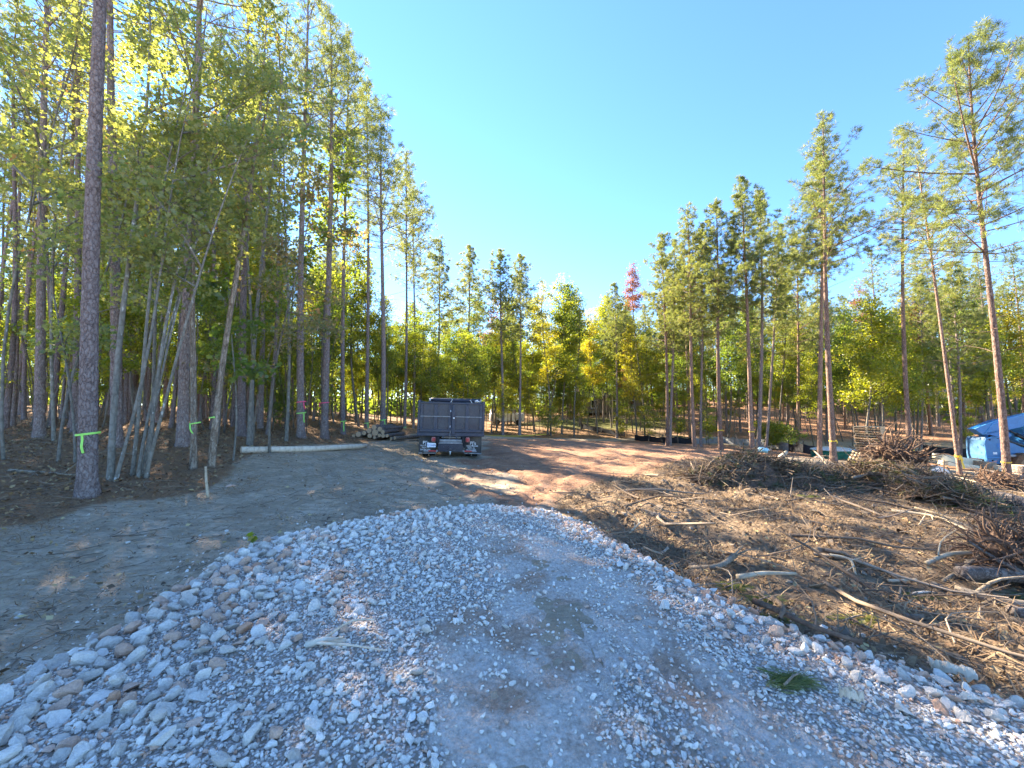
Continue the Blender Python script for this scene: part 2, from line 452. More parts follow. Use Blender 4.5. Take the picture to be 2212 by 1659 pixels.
def build_ground():
    nr, na = 390, 380
    r = np.r_[0.0, np.geomspace(.5, 900, nr)]
    a = R(1) * np.r_[np.linspace(-82, 82, na), np.linspace(84, 276, 50)]
    k = len(a)
    RR, AA = np.meshgrid(r[1:], a, indexing='ij')
    X = RR * np.sin(AA); Y = RR * np.cos(AA)
    Z = H(X, Y)
    near = sstep(40, 6, RR)
    Z += near * (.030 * fbm(X * 5, Y * 5, 41, 4) + .012 * fbm(X * 21, Y * 21, 51, 2)) * sstep(-.2, .3, gravel_sd(X, Y))
    # ruts pressed by wheels between the gravel end, the truck and the clay at right
    for line in ([(.5, 6.2), (-.4, 9.0), (-1.6, 12.0), (-2.2, 13.5), (-2.6, 17)], [(1.0, 6.4), (2.0, 9.5), (4.5, 14), (8.5, 19), (13, 24)], [(-1.0, 6.0), (-3.0, 8.6), (-4.6, 11.5), (-5.0, 15)]):
        dd = seg_dist(X, Y, line, False) + .10 * vnoise(X * .7, Y * .7, 5)
        rd = np.abs(dd - .85)
        Z += sstep(30, 12, RR) * (-.045 * sstep(.24, .10, rd) + .022 * np.exp(-((rd - .30) / .10) ** 2)) * sstep(.1, .5, gravel_sd(X, Y))
    V = np.stack([X, Y, Z], -1).reshape(-1, 3)
    V = np.r_[V, [[0, 0, hz(0, 0)]]]
    i = np.arange(len(r) - 2)[:, None] * k; j = np.arange(k)[None]; j2 = (j + 1) % k
    F = np.stack([i + j, i + j2, i + k + j2, i + k + j], -1).reshape(-1, 4)
    j = np.arange(k); T = np.stack([np.full(k, len(V) - 1), (j + 1) % k, j], -1)
    x, y = V[:, 0], V[:, 1]
    nz = .9 * fbm(x * .7, y * .7, 61, 4)
    wc0 = 0; ws = sstep(.35, -.35, seg_dist(x, y, STRAW) + nz * .6)
    wm = sstep(.3, -.3, seg_dist(x, y, MULCH) + nz * .7)
    wc = sstep(1.2, -1.2, seg_dist(x, y, CLAY) + nz * 1.8)
    far = sstep(38, 46, y + x * .15)
    wc = np.maximum(wc, far * sstep(8, 25, x) * (.85 + .4 * nz)) ; ws = np.maximum(ws, far * (1 - sstep(8, 25, x)))
    gx, gy = ground_at(1290, 912)
    wg = sstep(9, 5, np.hypot((x - gx) / 1.6, (y - gy))) * .8
    wa = np.clip(wg, 0, 1)
    me = new_mesh('ground', V, [F, T], M['ground'], True, None, None, dict(w_straw=ws, w_mulch=wm, w_clay=np.clip(wc, 0, 1), w_grass=wa))
    tag(put('ground', me), 'bare churned earth of the clearing with pine straw under the trees', None, None, 'structure')
build_ground()
# ------------------------------------------------------------------ trees
rng = np.random.default_rng(7)
def unit(v): return v / (np.linalg.norm(v, axis=-1, keepdims=True) + 1e-12)

def needle_tris(P, D, n, L, w, spread, g):
    """n needle triangles round every shoot P with direction D"""
    T = len(P)
    D = unit(D)
    ref = np.where(np.abs(D[:, 2:3]) < .8, np.array([[0, 0, 1.0]]), np.array([[1.0, 0, 0]]))
    A = unit(np.cross(D, ref)); B = np.cross(D, A)
    ph = g.uniform(0, 2 * np.pi, (T, n)); sp = spread * np.sqrt(g.uniform(0.03, 1, (T, n)))
    dirs = D[:, None] * np.cos(sp)[..., None] + (A[:, None] * np.cos(ph)[..., None] + B[:, None] * np.sin(ph)[..., None]) * np.sin(sp)[..., None]
    base = P[:, None] - D[:, None] * (g.uniform(0, .14, (T, n))[..., None])
    LL = L * g.uniform(.7, 1.15, (T, n))[..., None]
    tip = base + dirs * LL + np.array((0, 0, -.02))
    side = unit(np.cross(dirs, g.normal(size=(T, n, 3)))) * w * .5
    mid = base + dirs * LL * .35
    V = np.stack([mid + side * 1.15, tip, mid - side * 1.15 - dirs * LL * .3], 2).reshape(-1, 3)
    F = np.arange(len(V)).reshape(-1, 3)
    rnd = np.clip(g.uniform(0, 1, (T, 1)) * .65 + g.uniform(0, .35, (T, n)), 0, .999).ravel()
    return V, F, rnd

def trunk_path(h, g, wob=.12, n=16, curve=0.0, cdir=0.0):
    z = np.r_[-.25, -.02, .12, .3, .6, np.linspace(1.1, h, n - 5)]
    f = np.clip(z / h, 0, 1)
    ph = g.uniform(0, 6.28, 4)
    x = wob * (np.sin(f * 4.2 + ph[0]) - np.sin(ph[0])) + curve * math.cos(cdir) * np.sin(f * np.pi)
    y = wob * (np.sin(f * 3.7 + ph[1]) - np.sin(ph[1])) + curve * math.sin(cdir) * np.sin(f * np.pi)
    return np.stack([x, y, z], 1)
def along(path, z):
    return np.stack([np.interp(z, path[:, 2], path[:, k]) for k in range(3)], -1)

def hi_trunk(path, rad, segs, rings, g, plate=.022, px_=15, pz=11.0):
    """trunk with bark plates as real relief"""
    z = np.linspace(path[0, 2], path[-1, 2], rings)
    P = along(path, z); r = np.interp(z, path[:, 2], rad)
    a = np.arange(segs) / segs
    AA, ZZ = np.meshgrid(a, z)
    k = px_
    e1, id1 = cell(AA * k, ZZ * pz + 0.3 * np.sin(AA * 12), int(g.integers(99)))
    e2, id2 = cell(AA * k * 2 + 7, ZZ * pz * 2.2, int(g.integers(99)))
    # keep the seam continuous: blend the last columns with the first
    bl = np.clip((AA - .94) / .06, 0, 1)
    def wrap(f): return f * (1 - bl) + f[:, :1] * bl
    d = wrap(np.minimum(e1 * 2.4, 1) * (.55 + .45 * id1) * .75 + np.minimum(e2 * 2, 1) * .25 * id2)
    fade = (r / r.max())[:, None] ** .6
    rr = r[:, None] * (1 + 0) + plate * (d - .5) * fade
    ang = AA * 2 * np.pi
    V = np.stack([P[:, :1] + rr * np.cos(ang), P[:, 1:2] + rr * np.sin(ang), np.repeat(P[:, 2:3], segs, 1)], -1).reshape(-1, 3)
    i = np.arange(rings - 1)[:, None] * segs; j = np.arange(segs)[None]; j2 = (j + 1) % segs
    F = np.stack([i + j, i + j2, i + segs + j2, i + segs + j], -1).reshape(-1, 4)
    return V, F

def pine_meshes(seed, h, dia, cs=.55, cr=2.2, dens=1.0, hi=0, bark='pine_bark', nn=22, nl=.24, bare=10, low_dead=.45, w=.020, asym=None, wob=.1):
    g = np.random.default_rng(seed); np.random.seed(seed)
    path = trunk_path(h, g, wob * h / 18)
    f = np.clip(path[:, 2] / h, 0, 1)
    r0 = dia / 2
    rad = r0 * (1 - f) ** .75 * .93 + .012 + r0 * .12 * np.exp(-np.maximum(path[:, 2], 0) / .6) + r0 * .40 * np.exp(-np.maximum(path[:, 2] + .05, 0) / .16)
    mb = MB()
    if hi:
        V, F = hi_trunk(path, rad, hi, int(h * 13), g, plate=.10 * dia); mb.add(V, F)
    else:
        mb.tube(path, rad, 9, jit=.05)
    zs = cs * h; shoots_p = []; shoots_d = []
    def branch(z, az, L, el, needles=True, rad0=None):
        b0 = along(path, z)
        n = 6; s = np.linspace(0, 1, n)
        hd = np.array((math.cos(az), math.sin(az), 0))
        rise = L * (math.sin(el) * s + (.22 if needles else -.1) * s * s * g.uniform(.4, 1.3))
        side = np.array((-hd[1], hd[0], 0)) * L * .12 * g.normal()
        p = b0 + hd * (L * math.cos(el) * s)[:, None] + np.array((0, 0, 1)) * rise[:, None] + side * (s * s)[:, None]
        rb = (rad0 or max(.010, L * .012))
        mb.tube(p, rb * (1 - s * .75), 4, caps=False)
        return p
    z = zs; cr = cr * 1.12; spacing = max(.28, (h - zs) / 25)
    while z < h - .25:
        rel = (z - zs) / (h - zs)
        prof = min(.5 + 2.2 * rel, 1) * (1 - rel) ** .75 + .10
        a0 = g.uniform(0, 6.28); nb = 4 if rel < .75 else 3
        for b in range(nb):
            if g.random() < .22 * (1 - rel * .6): continue
            az = a0 + b * 2 * np.pi / nb + g.normal() * .35
            L = cr * prof * g.uniform(.45, 1.3)
            if asym is not None: L *= 1 + asym[1] * math.cos(az - asym[0])
            el = R(8 + 50 * rel + g.normal() * 9)
            p = branch(z, az, L, el)
            ns = max(3, int((L * 7.0 + 3) * dens))
            s = np.sort(1 - g.random(ns) ** 1.5 * .72); s[-1] = 1
            q = np.stack([np.interp(s, np.linspace(0, 1, 6), p[:, k]) for k in range(3)], 1)
            t = unit(p[-1:] - p[2:3])
            off = g.normal(size=(ns, 3)) * np.array((1, 1, .55)); off -= (off * t).sum(1, keepdims=True) * t * .6
            off = unit(off) * (L * .30 * (1.15 - s) + .10)[:, None] * g.uniform(.4, 1.3, (ns, 1)); off[-1] = 0
            tip = q + off
            for k in range(ns - 1):
                if L > .8 and g.random() < .5: mb.add(*tube(np.stack([q[k], tip[k]]), (.008, .004), 3, False))
            shoots_p.append(tip); shoots_d.append(unit(off + t * .22 + 1e-6) * .8 + t * .5 + np.array((0, 0, .62)))
        z += spacing * g.uniform(.7, 1.3)
    top = along(path, np.linspace(h - .5, h, 4)); shoots_p.append(top); shoots_d.append(np.tile((0, 0, 1.0), (4, 1)) + g.normal(size=(4, 3)) * .25)
    for b in range(bare):
        zz = zs * g.uniform(1 - low_dead, 1.02); branch(zz, g.uniform(0, 6.28), g.uniform(.3, 1.5) * cr / 2.2, R(g.uniform(-5, 25)), False, .013)
    V, F, rn = needle_tris(np.concatenate(shoots_p), np.concatenate(shoots_d), nn, nl, w, R(68), g)
    trunk = mb.build('pine_trunk', M[bark], True, False)
    crown = new_mesh('pine_crown', V, [F], M['needles'], False, rn)
    return trunk, crown

LOBED = np.array([(-.46, 0), (-.34, .44), (-.06, .24), (.12, .5), (.52, 0), (.12, -.5), (-.06, -.24), (-.34, -.44)])
RHOMB = np.array([(-.5, 0), (-.05, .34), (.5, 0), (-.05, -.34)])
def leaf_faces(P, size, g, lobed=False, up=.9, droop=.35):
    n = len(P)
    N = unit(g.normal(size=(n, 3)) + np.array((0, 0, up)))
    A = g.normal(size=(n, 3)) + np.array((0, 0, -droop)); A = unit(A - (A * N).sum(1, keepdims=True) * N); B = np.cross(N, A)
    T = LOBED if lobed else RHOMB
    s = (size * g.uniform(.6, 1.25, n))[:, None, None]
    fold = np.abs(T[:, 1])[None, :, None] * N[:, None] * g.uniform(-.1, .5, (n, 1, 1))
    V = P[:, None] + s * (A[:, None] * T[None, :, :1] + B[:, None] * T[None, :, 1:] + fold)
    k = len(T)
    return V.reshape(-1, 3), np.arange(n * k).reshape(n, k)

def decid_meshes(seed, h, dia, cs=.25, cr=1.6, nclus=260, per=14, ls=.13, leaf='leaf_lime', bark='thin_bark', shape='cone', lobed=False, stems=None, cl=(.32, .16), wob=.25, up=.9, el=(25, 60), curve=0, cdir=0, hi=False, droop=.35):
    """stems: list of (dx,dy,lean x,lean y,height factor,dia factor); leaves sit in clusters along real twigs"""
    g = np.random.default_rng(seed); np.random.seed(seed)
    mb = MB(); cen = []
    for (dx, dy, lx, ly, hf, df) in (stems or [(0, 0, 0, 0, 1, 1)]):
        hh = h * hf
        path = trunk_path(hh, g, wob * hh / 10, 14, curve, cdir)
        f = np.clip(path[:, 2] / hh, 0, 1)
        path[:, 0] += dx + lx * f ** 1.15; path[:, 1] += dy + ly * f ** 1.15
        rad = dia * df / 2 * ((1 - f) ** .8 * .9 + .1) + .004 + dia * .12 * np.exp(-np.maximum(path[:, 2], 0) / .2)
        mb.tube(path, rad, 9 if hi else 6, jit=.06)
        nb = max(6, int(nclus / 9 / (len(stems) if stems else 1)))
        for b in range(nb):
            rel = (b + g.random()) / nb
            z = hh * (cs + (1 - cs) * rel * .97)
            if shape == 'cone': prof = (1 - rel) ** .8 + .12
            elif shape == 'oval': prof = math.sin(math.pi * min(1, .12 + .86 * rel)) ** .7 + .05
            else: prof = .35 + .65 * rel if rel < .8 else 1.0
            L = cr * prof * g.uniform(.55, 1.2)
            az = g.uniform(0, 6.28); e = R(g.uniform(*el))
            s = np.linspace(0, 1, 5); hd = np.array((math.cos(az), math.sin(az), 0))
            bend = g.normal() * .18
            p = along(path, z) + hd * (L * math.cos(e) * s)[:, None] + np.array((0, 0, 1)) * (L * math.sin(e) * (s - .25 * s * s * droop * 2))[:, None] + np.array((-hd[1], hd[0], 0)) * (L * bend * s * s)[:, None]
            mb.tube(p, np.maximum(.004, L * .011) * (1 - .8 * s), 4, False)
            nc = max(2, int(9 * g.uniform(.6, 1.4) * (L / (cr * .6))))
            nc = min(nc, 16)
            ss = g.uniform(.3, 1.02, nc)
            q = np.stack([np.interp(ss, s, p[:, k]) for k in range(3)], 1)
            off = g.normal(size=(nc, 3)) * np.array((1, 1, .7)) * (.16 * L + .05)
            tip = q + off * (1.2 - ss)[:, None]
            for k in range(nc):
                if g.random() < .6: mb.add(*tube(np.stack([q[k], tip[k]]), (.006, .003), 3, False))
            cen.append(tip)
    cen = np.concatenate(cen)
    C = np.repeat(cen, per, 0)
    P = C + g.normal(size=C.shape) * np.array((cl[0], cl[0], cl[1])) * .62
    V, F = leaf_faces(P, ls, g, lobed, up, droop)
    cr_ = np.repeat(g.uniform(0, 1, len(cen)), per) * .6 + g.uniform(0, .4, len(P))
    crown = new_mesh('leaf_crown', V, [F], M[leaf], False, np.clip(cr_, 0, .999))
    trunk = mb.build('stem_wood', M[bark], True, False)
    return trunk, crown

def place(name, meshes, x, y, label, cat, group=None, spin=0, lean=(0, 0), scale=1, crown_name='crown', sink=.0):
    rot = (Matrix.Rotation(lean[0], 3, 'Y') @ Matrix.Rotation(-lean[1], 3, 'X') @ Matrix.Rotation(spin, 3, 'Z')).to_euler()
    o = thing(name, label, cat, (x, y, hz(x, y) - sink), rot, group, scale)
    put('trunk', meshes[0], o)
    if meshes[1] is not None: put(crown_name, meshes[1], o)
    return o

TAKEN = []   # x, y, radius
def free(x, y, r):
    return all((x - a) ** 2 + (y - b) ** 2 > (r + c) ** 2 for a, b, c in TAKEN)

def hero_pos(px, d, top):
    x, y = at_depth(px, d)
    r = pixray(*top); xt = r[0] / r[1] * d; zt = 1.7 + r[2] / r[1] * d
    h = zt - hz(x, y)
    return x, y, h, math.atan2(xt - x, h)

# --- the pines one can tell apart: (base px, depth, (top px, py), trunk diameter, crown start, crown radius, bark, hi, label)
PINES = [
 (200, 6.6, (197, 0), .345, 'thick plated pine at the front of the left wood, lime ribbon near its foot', dict(h=20, hi=56)),
 (165, 13.6, (174, 40), .31, 'pine trunk half hidden just behind the thick ribboned pine at left', dict(h=20, hi=24)),
 (88, 12, (105, 50), .37, 'dark straight pine left of the thick ribboned pine, near the photo edge', dict(h=20, hi=30)),
 (255, 10.3, (263, 165), .34, 'reddish pine leaning slightly right, right behind the curved pale maple stem', dict(h=20, hi=34)),
 (397, 11, (403, 200), .35, 'grey pine between the slender maple clump and the pale dead trunk', dict(h=20, hi=30)),
 (523, 14.5, (523, 300), .33, 'pine without ribbon behind the leafy thin sapling left of the peeled log', dict(h=19.5, hi=24)),
 (563, 18, (560, 500), .28, 'dim slim pine behind the left end of the peeled log, bare of ribbons', dict(h=19)),
 (652, 16, (655, -60), .33, 'pine behind the peeled log wearing both a pink and a lime ribbon', dict(hi=24)),
 (702, 17, (706, 20), .34, 'pine behind the peeled log with only a pink ribbon, lime one hanging right', dict(hi=24)),
 (742, 19, (744, 60), .23, 'slim pine with a lime ribbon just left of the stacked logs', dict()),
 (792, 23, (790, 175), .25, 'slim pine with a lime ribbon behind the left half of the log stack', dict()),
 (827, 22, (832, 245), .32, 'tall clean pine with lime ribbon behind the log stack, pointed crown against the sky', dict(cs=.56, cr=2.5)),
 (874, 27, (882, 330), .22, 'slim pine with a lime ribbon behind the right end of the log stack', dict()),
 (893, 30, (897, 415), .20, 'slim pine just left of the truck bed, below the step in the treetops', dict()),
 (946, 36, (945, 520), .24, 'leftmost of the pointed pines rising behind the truck bed', dict(cs=.5)),
 (1009, 38, (1010, 528), .26, 'pointed pine rising straight above the middle of the truck', dict(cs=.5, cr=2.4)),
 (1086, 34, (1084, 538), .28, 'dense pointed pine beside the right edge of the truck bed', dict(cs=.5, cr=2.4)),
 (1122, 36, (1120, 552), .24, 'pine with an upswept right branch, first right of the truck', dict(cs=.52, asym=(0, .35))),
 (1332, 40, (1328, 610), .24, 'lone dark blue green pine between golden poplars in the middle gap', dict(cs=.5, cr=2.0)),
 (1440, 30, (1432, 500), .27, 'first pine of the right hand stand, twin of the trunk touching it', dict(cs=.45, bark='pine_bark_sunny')),
 (1446, 31.5, (1455, 520), .25, 'darker pine trunk touching the first pine of the right hand stand', dict(cs=.45)),
 (1498, 27.5, (1478, 450), .30, 'leaning sunlit pine in front of the start of the silt fence', dict(cs=.5, bark='pine_bark_sunny')),
 (1512, 30, (1510, 500), .22, 'thin dark pine beside the leaning sunlit pine at the silt fence start', dict(cs=.5)),
 (1555, 25.6, (1541, 440), .33, 'thick shaded pine before the white silt fence with a yellow tape', dict(cs=.46, bark='pine_bark_sunny')),
 (1622, 25, (1600, 380), .33, 'pale sunlit pine with a forked dead branch, in front of the white fence', dict(cs=.5, bark='pine_bark_sunny', cr=2.4)),
 (1636, 27.5, (1640, 415), .33, 'dark thick pine right beside the pale pine with forked dead branch', dict(cs=.48, cr=2.5)),
 (1652, 29, (1690, 480), .24, 'reddish slim pine between the dark thick pine and the yellow bush', dict(cs=.5)),
 (1720, 31, (1722, 500), .30, 'short lit pine trunk rising right of the yellow bush', dict(cs=.42, bark='pine_bark_sunny')),
 (1766, 23, (1768, 330), .34, 'sunlit pine standing by the green panel stack, left of its taller neighbour', dict(cs=.6, cr=1.8, bark='pine_bark_sunny')),
 (1796, 20.5, (1774, 256), .38, 'tall full crowned pine in front of the green panel stack', dict(cs=.52, cr=2.3, bark='pine_bark_sunny', nn=17, asym=(0, .25), w=.02, dens=1.3)),
 (1962, 20.5, (1946, 283), .33, 'sparse crowned pine right of the pallet stack with yellow tape at its foot', dict(cs=.60, cr=1.9, bark='pine_bark_sunny', dens=.7, nn=26, w=.015)),
 (2066, 15.2, (1980, 330), .20, 'thin pine leaning left beside the cream beams, almost bare', dict(cs=.62, cr=1.8, bark='pine_bark_sunny', dens=.6, nn=28, w=.013)),
 (2166, 13, (2112, 72), .31, 'tallest pine at the right, in front of the blue telehandler with yellow tape', dict(cs=.5, cr=2.7, bark='pine_bark_sunny', hi=30, dens=1.35, nn=30, w=.013, nl=.22)),
 (2068, 26, (2058, 566), .28, 'short dense pine behind the leaning thin pine at right', dict(cs=.40, cr=2.0)),
 (1985, 34, (1990, 600), .24, 'dark pine trunk in the thicket behind the orange tub', dict(cs=.5)),
]
PINE_AT = {}
for i, (px, d, top, dia, label, kw) in enumerate(PINES):
    kw = dict(kw); lean = kw.pop('lean', 0)
    x, y, h, lean = hero_pos(px, d, top)
    h = kw.pop('h', h); dia *= 1 / math.sqrt(1 + ((px - 1106) / 831) ** 2)
    if px < 900: kw.setdefault('dens', .85 if px > 600 else .42); kw.setdefault('nn', 16 if px > 600 else 12)
    if px > 900: kw.setdefault('dens', 1.2)
    if d > 22: kw.setdefault('w', .025)
    kw.setdefault('cs', .58); kw.setdefault('cr', 2.2)
    ms = pine_meshes(100 + i, h, dia, **kw)
    o = place('pine_tree', ms, x, y, label, 'pine tree', None, 0, (lean, 0))
    PINE_AT[px] = (o, dia, lean)
    TAKEN.append((x, y, .9))

# --- leafy trees in front of the left wood
def stemset(*a): return list(a)
bx, by = at_depth(462, 9.2)
def near_tree(px, d, label, seed, name='maple_tree', cat='tree', **kw):
    x, y = at_depth(px, d); kw['dia'] *= 1 / math.sqrt(1 + ((px - 1106) / 831) ** 2)
    ms = decid_meshes(seed, **kw)
    o = place(name, ms, x, y, label, cat)
    TAKEN.append((x, y, .4)); return o
near_tree(423, 8.95, 'pale dead looking trunk with peeling bark and a lime ribbon bent to a V', 301, 'maple_tree', h=11, dia=.17, cs=.45, cr=2.3, nclus=94, per=18, ls=0.092, leaf='leaf_maple', bark='pale_bark', shape='oval', lobed=True, hi=True, wob=.12)
near_tree(462, 9.2, 'pale peeling trunk with a short lime ribbon, leaning right', 302, 'maple_tree', h=11.5, dia=.18, cs=.42, cr=2.4, nclus=99, per=18, ls=0.092, leaf='leaf_maple', bark='pale_bark', shape='oval', lobed=True, hi=True, wob=.1, stems=[(0, 0, .55, 0, 1, 1)])
near_tree(310, 8.0, 'clump of slender white spotted maple stems fanning out to the right', 303, 'maple_tree', h=9.5, dia=.085, cs=.42, cr=2.0, nclus=118, per=17, ls=0.092, leaf='leaf_maple', bark='grey_bark', shape='oval', lobed=True, hi=True, wob=.14,
          stems=[(-.16, 0, 1.1, .1, 1, 1), (-.05, .1, 1.0, .6, .8, .8), (.1, .05, 1.5, .2, .95, 1), (.17, -.05, 2.3, -.2, .8, .9), (.05, -.1, .6, .8, .75, .8)])
near_tree(247, 7.6, 'curved pale grey maple with a fork, close behind the thick ribboned pine', 304, 'maple_tree', h=11, dia=.15, cs=.38, cr=2.4, nclus=118, per=18, ls=0.092, leaf='leaf_maple', bark='grey_bark', shape='oval', lobed=True, hi=True, wob=.2, stems=[(0, 0, -.5, .2, 1, 1), (.1, 0, 1.6, .3, .8, .5)])
near_tree(133, 8.6, 'thin grey sapling left of the thick ribboned pine, arching over to the left', 305, 'maple_tree', h=8, dia=.08, cs=.3, cr=1.9, nclus=90, per=17, ls=0.096, leaf='leaf_maple', bark='grey_bark', shape='oval', lobed=True, hi=True, stems=[(0, 0, .3, .2, 1, 1), (.25, .1, -1.3, .3, .9, .8)])
near_tree(508, 10, 'single thin sapling with big green leaves beside the peeled log tip', 306, 'maple_tree', h=5.2, dia=.045, cs=.3, cr=1.0, nclus=70, per=7, ls=.15, leaf='leaf_green', bark='grey_bark', shape='oval', lobed=True, hi=True)
near_tree(585, 11.5, 'maple with drooping branches of pink and orange leaves before the pines', 307, 'maple_tree', h=9, dia=.07, cs=.22, cr=2.0, nclus=150, per=13, ls=0.108, leaf='leaf_pink', bark='thin_bark', shape='oval', lobed=True, hi=True, el=(-5, 40), droop=.9, stems=[(0, 0, .7, -.4, 1, 1)])
near_tree(15, 8.6, 'leafy maple filling the top left corner with pale green leaves', 308, 'maple_tree', h=10.5, dia=.085, cs=.40, cr=2.6, nclus=118, per=17, ls=0.096, leaf='leaf_maple', bark='grey_bark', shape='oval', lobed=True, hi=True)
near_tree(620, 14.5, 'tall maple with a dark leafy top before the ribboned pines', 309, 'maple_tree', h=14.5, dia=.13, cs=.45, cr=2.6, nclus=118, per=17, ls=0.120, leaf='leaf_maple', bark='grey_bark', shape='oval', lobed=True, wob=.15)
near_tree(540, 12.5, 'tall forking grey maple reaching out of the top of the photo', 310, 'maple_tree', h=15, dia=.15, cs=.45, cr=2.7, nclus=126, per=17, ls=0.112, leaf='leaf_maple', bark='grey_bark', shape='oval', lobed=True, wob=.15, stems=[(0, 0, .5, 0, 1, 1), (0, .1, -.8, .6, .85, .7)])
near_tree(330, 11.5, 'tall maple with yellowish leaves behind the slender stem clump', 311, 'maple_tree', h=14, dia=.13, cs=.45, cr=2.6, nclus=118, per=17, ls=0.112, leaf='leaf_maple', bark='grey_bark', shape='oval', lobed=True, wob=.15)
near_tree(120, 11.0, 'tall maple behind the arching sapling, crown full of yellow green leaves', 312, 'maple_tree', h=13, dia=.12, cs=.42, cr=2.6, nclus=118, per=17, ls=0.112, leaf='leaf_maple', bark='grey_bark', shape='oval', lobed=True, wob=.15)
near_tree(700, 18.5, 'bright yellow green leaved oak hanging in front of the pine tops', 313, 'oak_tree', h=15.5, dia=.12, cs=.35, cr=2.0, nclus=230, per=12, ls=.15, leaf='leaf_green', bark='thin_bark', shape='oval', lobed=True, wob=.2)

# --- leafy trees one can tell apart further off: (base px, depth, top, dia, leaf, kw, label)
LEAFY = [
 (1189, 38, (1187, 600), .20, 'leaf_gold', dict(cs=.22, cr=2.0, nclus=300), 'tallest golden poplar right of the truck, pointed top'),
 (1240, 39, (1235, 638), .18, 'leaf_lime', dict(cs=.22, cr=1.9, nclus=260), 'greenish poplar beside the tallest golden poplar'),
 (1290, 43, (1289, 660), .16, 'leaf_gold', dict(cs=.25, cr=1.9, nclus=250), 'golden orange tinged tree left of the lone pine in the gap'),
 (1392, 40, (1386, 566), .18, 'leaf_red', dict(cs=.62, cr=1.4, nclus=170), 'tree with a dark red top beside the right hand pines'),
 (1375, 39, (1372, 690), .16, 'leaf_gold', dict(cs=.2, cr=2.0, nclus=280), 'yellow tree under the red topped tree'),
 (1862, 24.5, (1858, 640), .14, 'leaf_lime', dict(cs=.22, cr=2.3, nclus=360, per=15), 'bright lime tree over the left corner of the pallet stack'),
 (1905, 25.5, (1902, 668), .12, 'leaf_lime', dict(cs=.25, cr=2.0, nclus=300, per=15), 'lime leaved slim tree over the right corner of the pallet stack'),
 (1978, 38, (1976, 650), .18, 'leaf_red', dict(cs=.5, cr=1.9, nclus=260), 'orange red tree behind the sparse pine at right'),
 (1935, 38, (1932, 640), .18, 'leaf_gold', dict(cs=.25, cr=2.2, nclus=300), 'golden tree left of the orange red tree at right'),
 (2130, 30, (2120, 690), .2, 'leaf_lime', dict(cs=.25, cr=2.6, nclus=360), 'broad yellow green tree over the telehandler boom'),
 (2195, 33, (2200, 620), .2, 'leaf_gold', dict(cs=.25, cr=2.6, nclus=360), 'golden tree at the far right edge above the boom'),
 (1890, 40, (1880, 598), .14, 'leaf_red', dict(cs=.6, cr=1.0, nclus=90, per=9), 'thin sparse russet tree peeping over the lime trees'),
 (1680, 34, (1672, 560), .16, 'leaf_lime', dict(cs=.22, cr=1.8, nclus=260), 'lime tree between the dark thick pine and the full crowned pine'),
 (1570, 36, (1566, 640), .16, 'leaf_green', dict(cs=.22, cr=1.9, nclus=260), 'green tree behind the shaded pine at the white fence'),
 (775, 24, (772, 520), .14, 'leaf_lime', dict(cs=.25, cr=1.8, nclus=230), 'bright yellow green tree glowing behind the log stack pines'),
 (1062, 36, (1058, 690), .14, 'leaf_lime', dict(cs=.25, cr=1.8, nclus=230), 'yellow leaved tree behind the dense pointed pine by the truck'),
]
for i, (px, d, top, dia, leaf, kw, label) in enumerate(LEAFY):
    x, y, h, lean = hero_pos(px, d, top)
    kw['cs'] = kw['cs'] + .09; kw['per'] = int(kw.get('per', 14) * 1.7)
    ms = decid_meshes(400 + i, h, dia, leaf=leaf, ls=.155, cl=(.46, .25), **kw)
    place('leafy_tree', ms, x, y, label, 'tree', None, 0, (lean, 0)); TAKEN.append((x, y, .7))

# --- the rest of the wood: shared meshes, every tree its own object
PV = [pine_meshes(200 + i, h, d, cs=c, cr=r, dens=.65, nn=16, nl=.26, w=.03, bark=b) for i, (h, d, c, r, b) in enumerate(
    [(18.5, .27, .52, 2.1, 'pine_bark'), (19.5, .30, .56, 2.3, 'pine_bark'), (17, .24, .5, 1.9, 'pine_bark'), (18, .27, .54, 2.3, 'pine_bark_sunny'), (16.5, .22, .46, 1.8, 'pine_bark'), (20, .31, .58, 2.4, 'pine_bark')])]
DV = {k: [decid_meshes(220 + i + 10 * j, h, d, cs=.32, cr=c, nclus=n, per=24, ls=.145, cl=(.46, .24), leaf=k, shape=s) for i, (h, d, c, n, s) in enumerate(
    [(11, .12, 1.7, 230, 'cone'), (9, .10, 1.6, 190, 'oval'), (13, .15, 1.9, 260, 'oval')])] for j, k in enumerate(('leaf_lime', 'leaf_gold', 'leaf_green'))}
DV['leaf_red'] = [decid_meshes(270, 11, .12, cs=.3, cr=1.6, nclus=190, per=20, ls=.145, cl=(.4, .2), leaf='leaf_red')]
SV = [decid_meshes(280 + i, h, d, cs=c, cr=r, nclus=n, per=20, ls=.105, cl=(.38, .16), leaf=lf, shape=s, wob=.4, up=1.4, el=(5, 50)) for i, (h, d, c, r, n, lf, s) in enumerate(
    [(6.5, .05, .42, 1.4, 140, 'leaf_green', 'oval'), (5, .04, .38, 1.2, 120, 'leaf_lime', 'oval'), (8, .06, .45, 1.6, 170, 'leaf_green', 'oval'), (7, .05, .42, 1.3, 140, 'leaf_lime', 'oval'), (4.5, .035, .34, 1.0, 100, 'leaf_lime', 'oval')])]
BARE = [decid_meshes(290 + i, h, d, cs=.6, cr=.8, nclus=26, per=5, ls=.12, leaf='leaf_green', shape='oval', wob=.45) for i, (h, d) in enumerate([(7, .05), (8.5, .06), (6, .04)])]

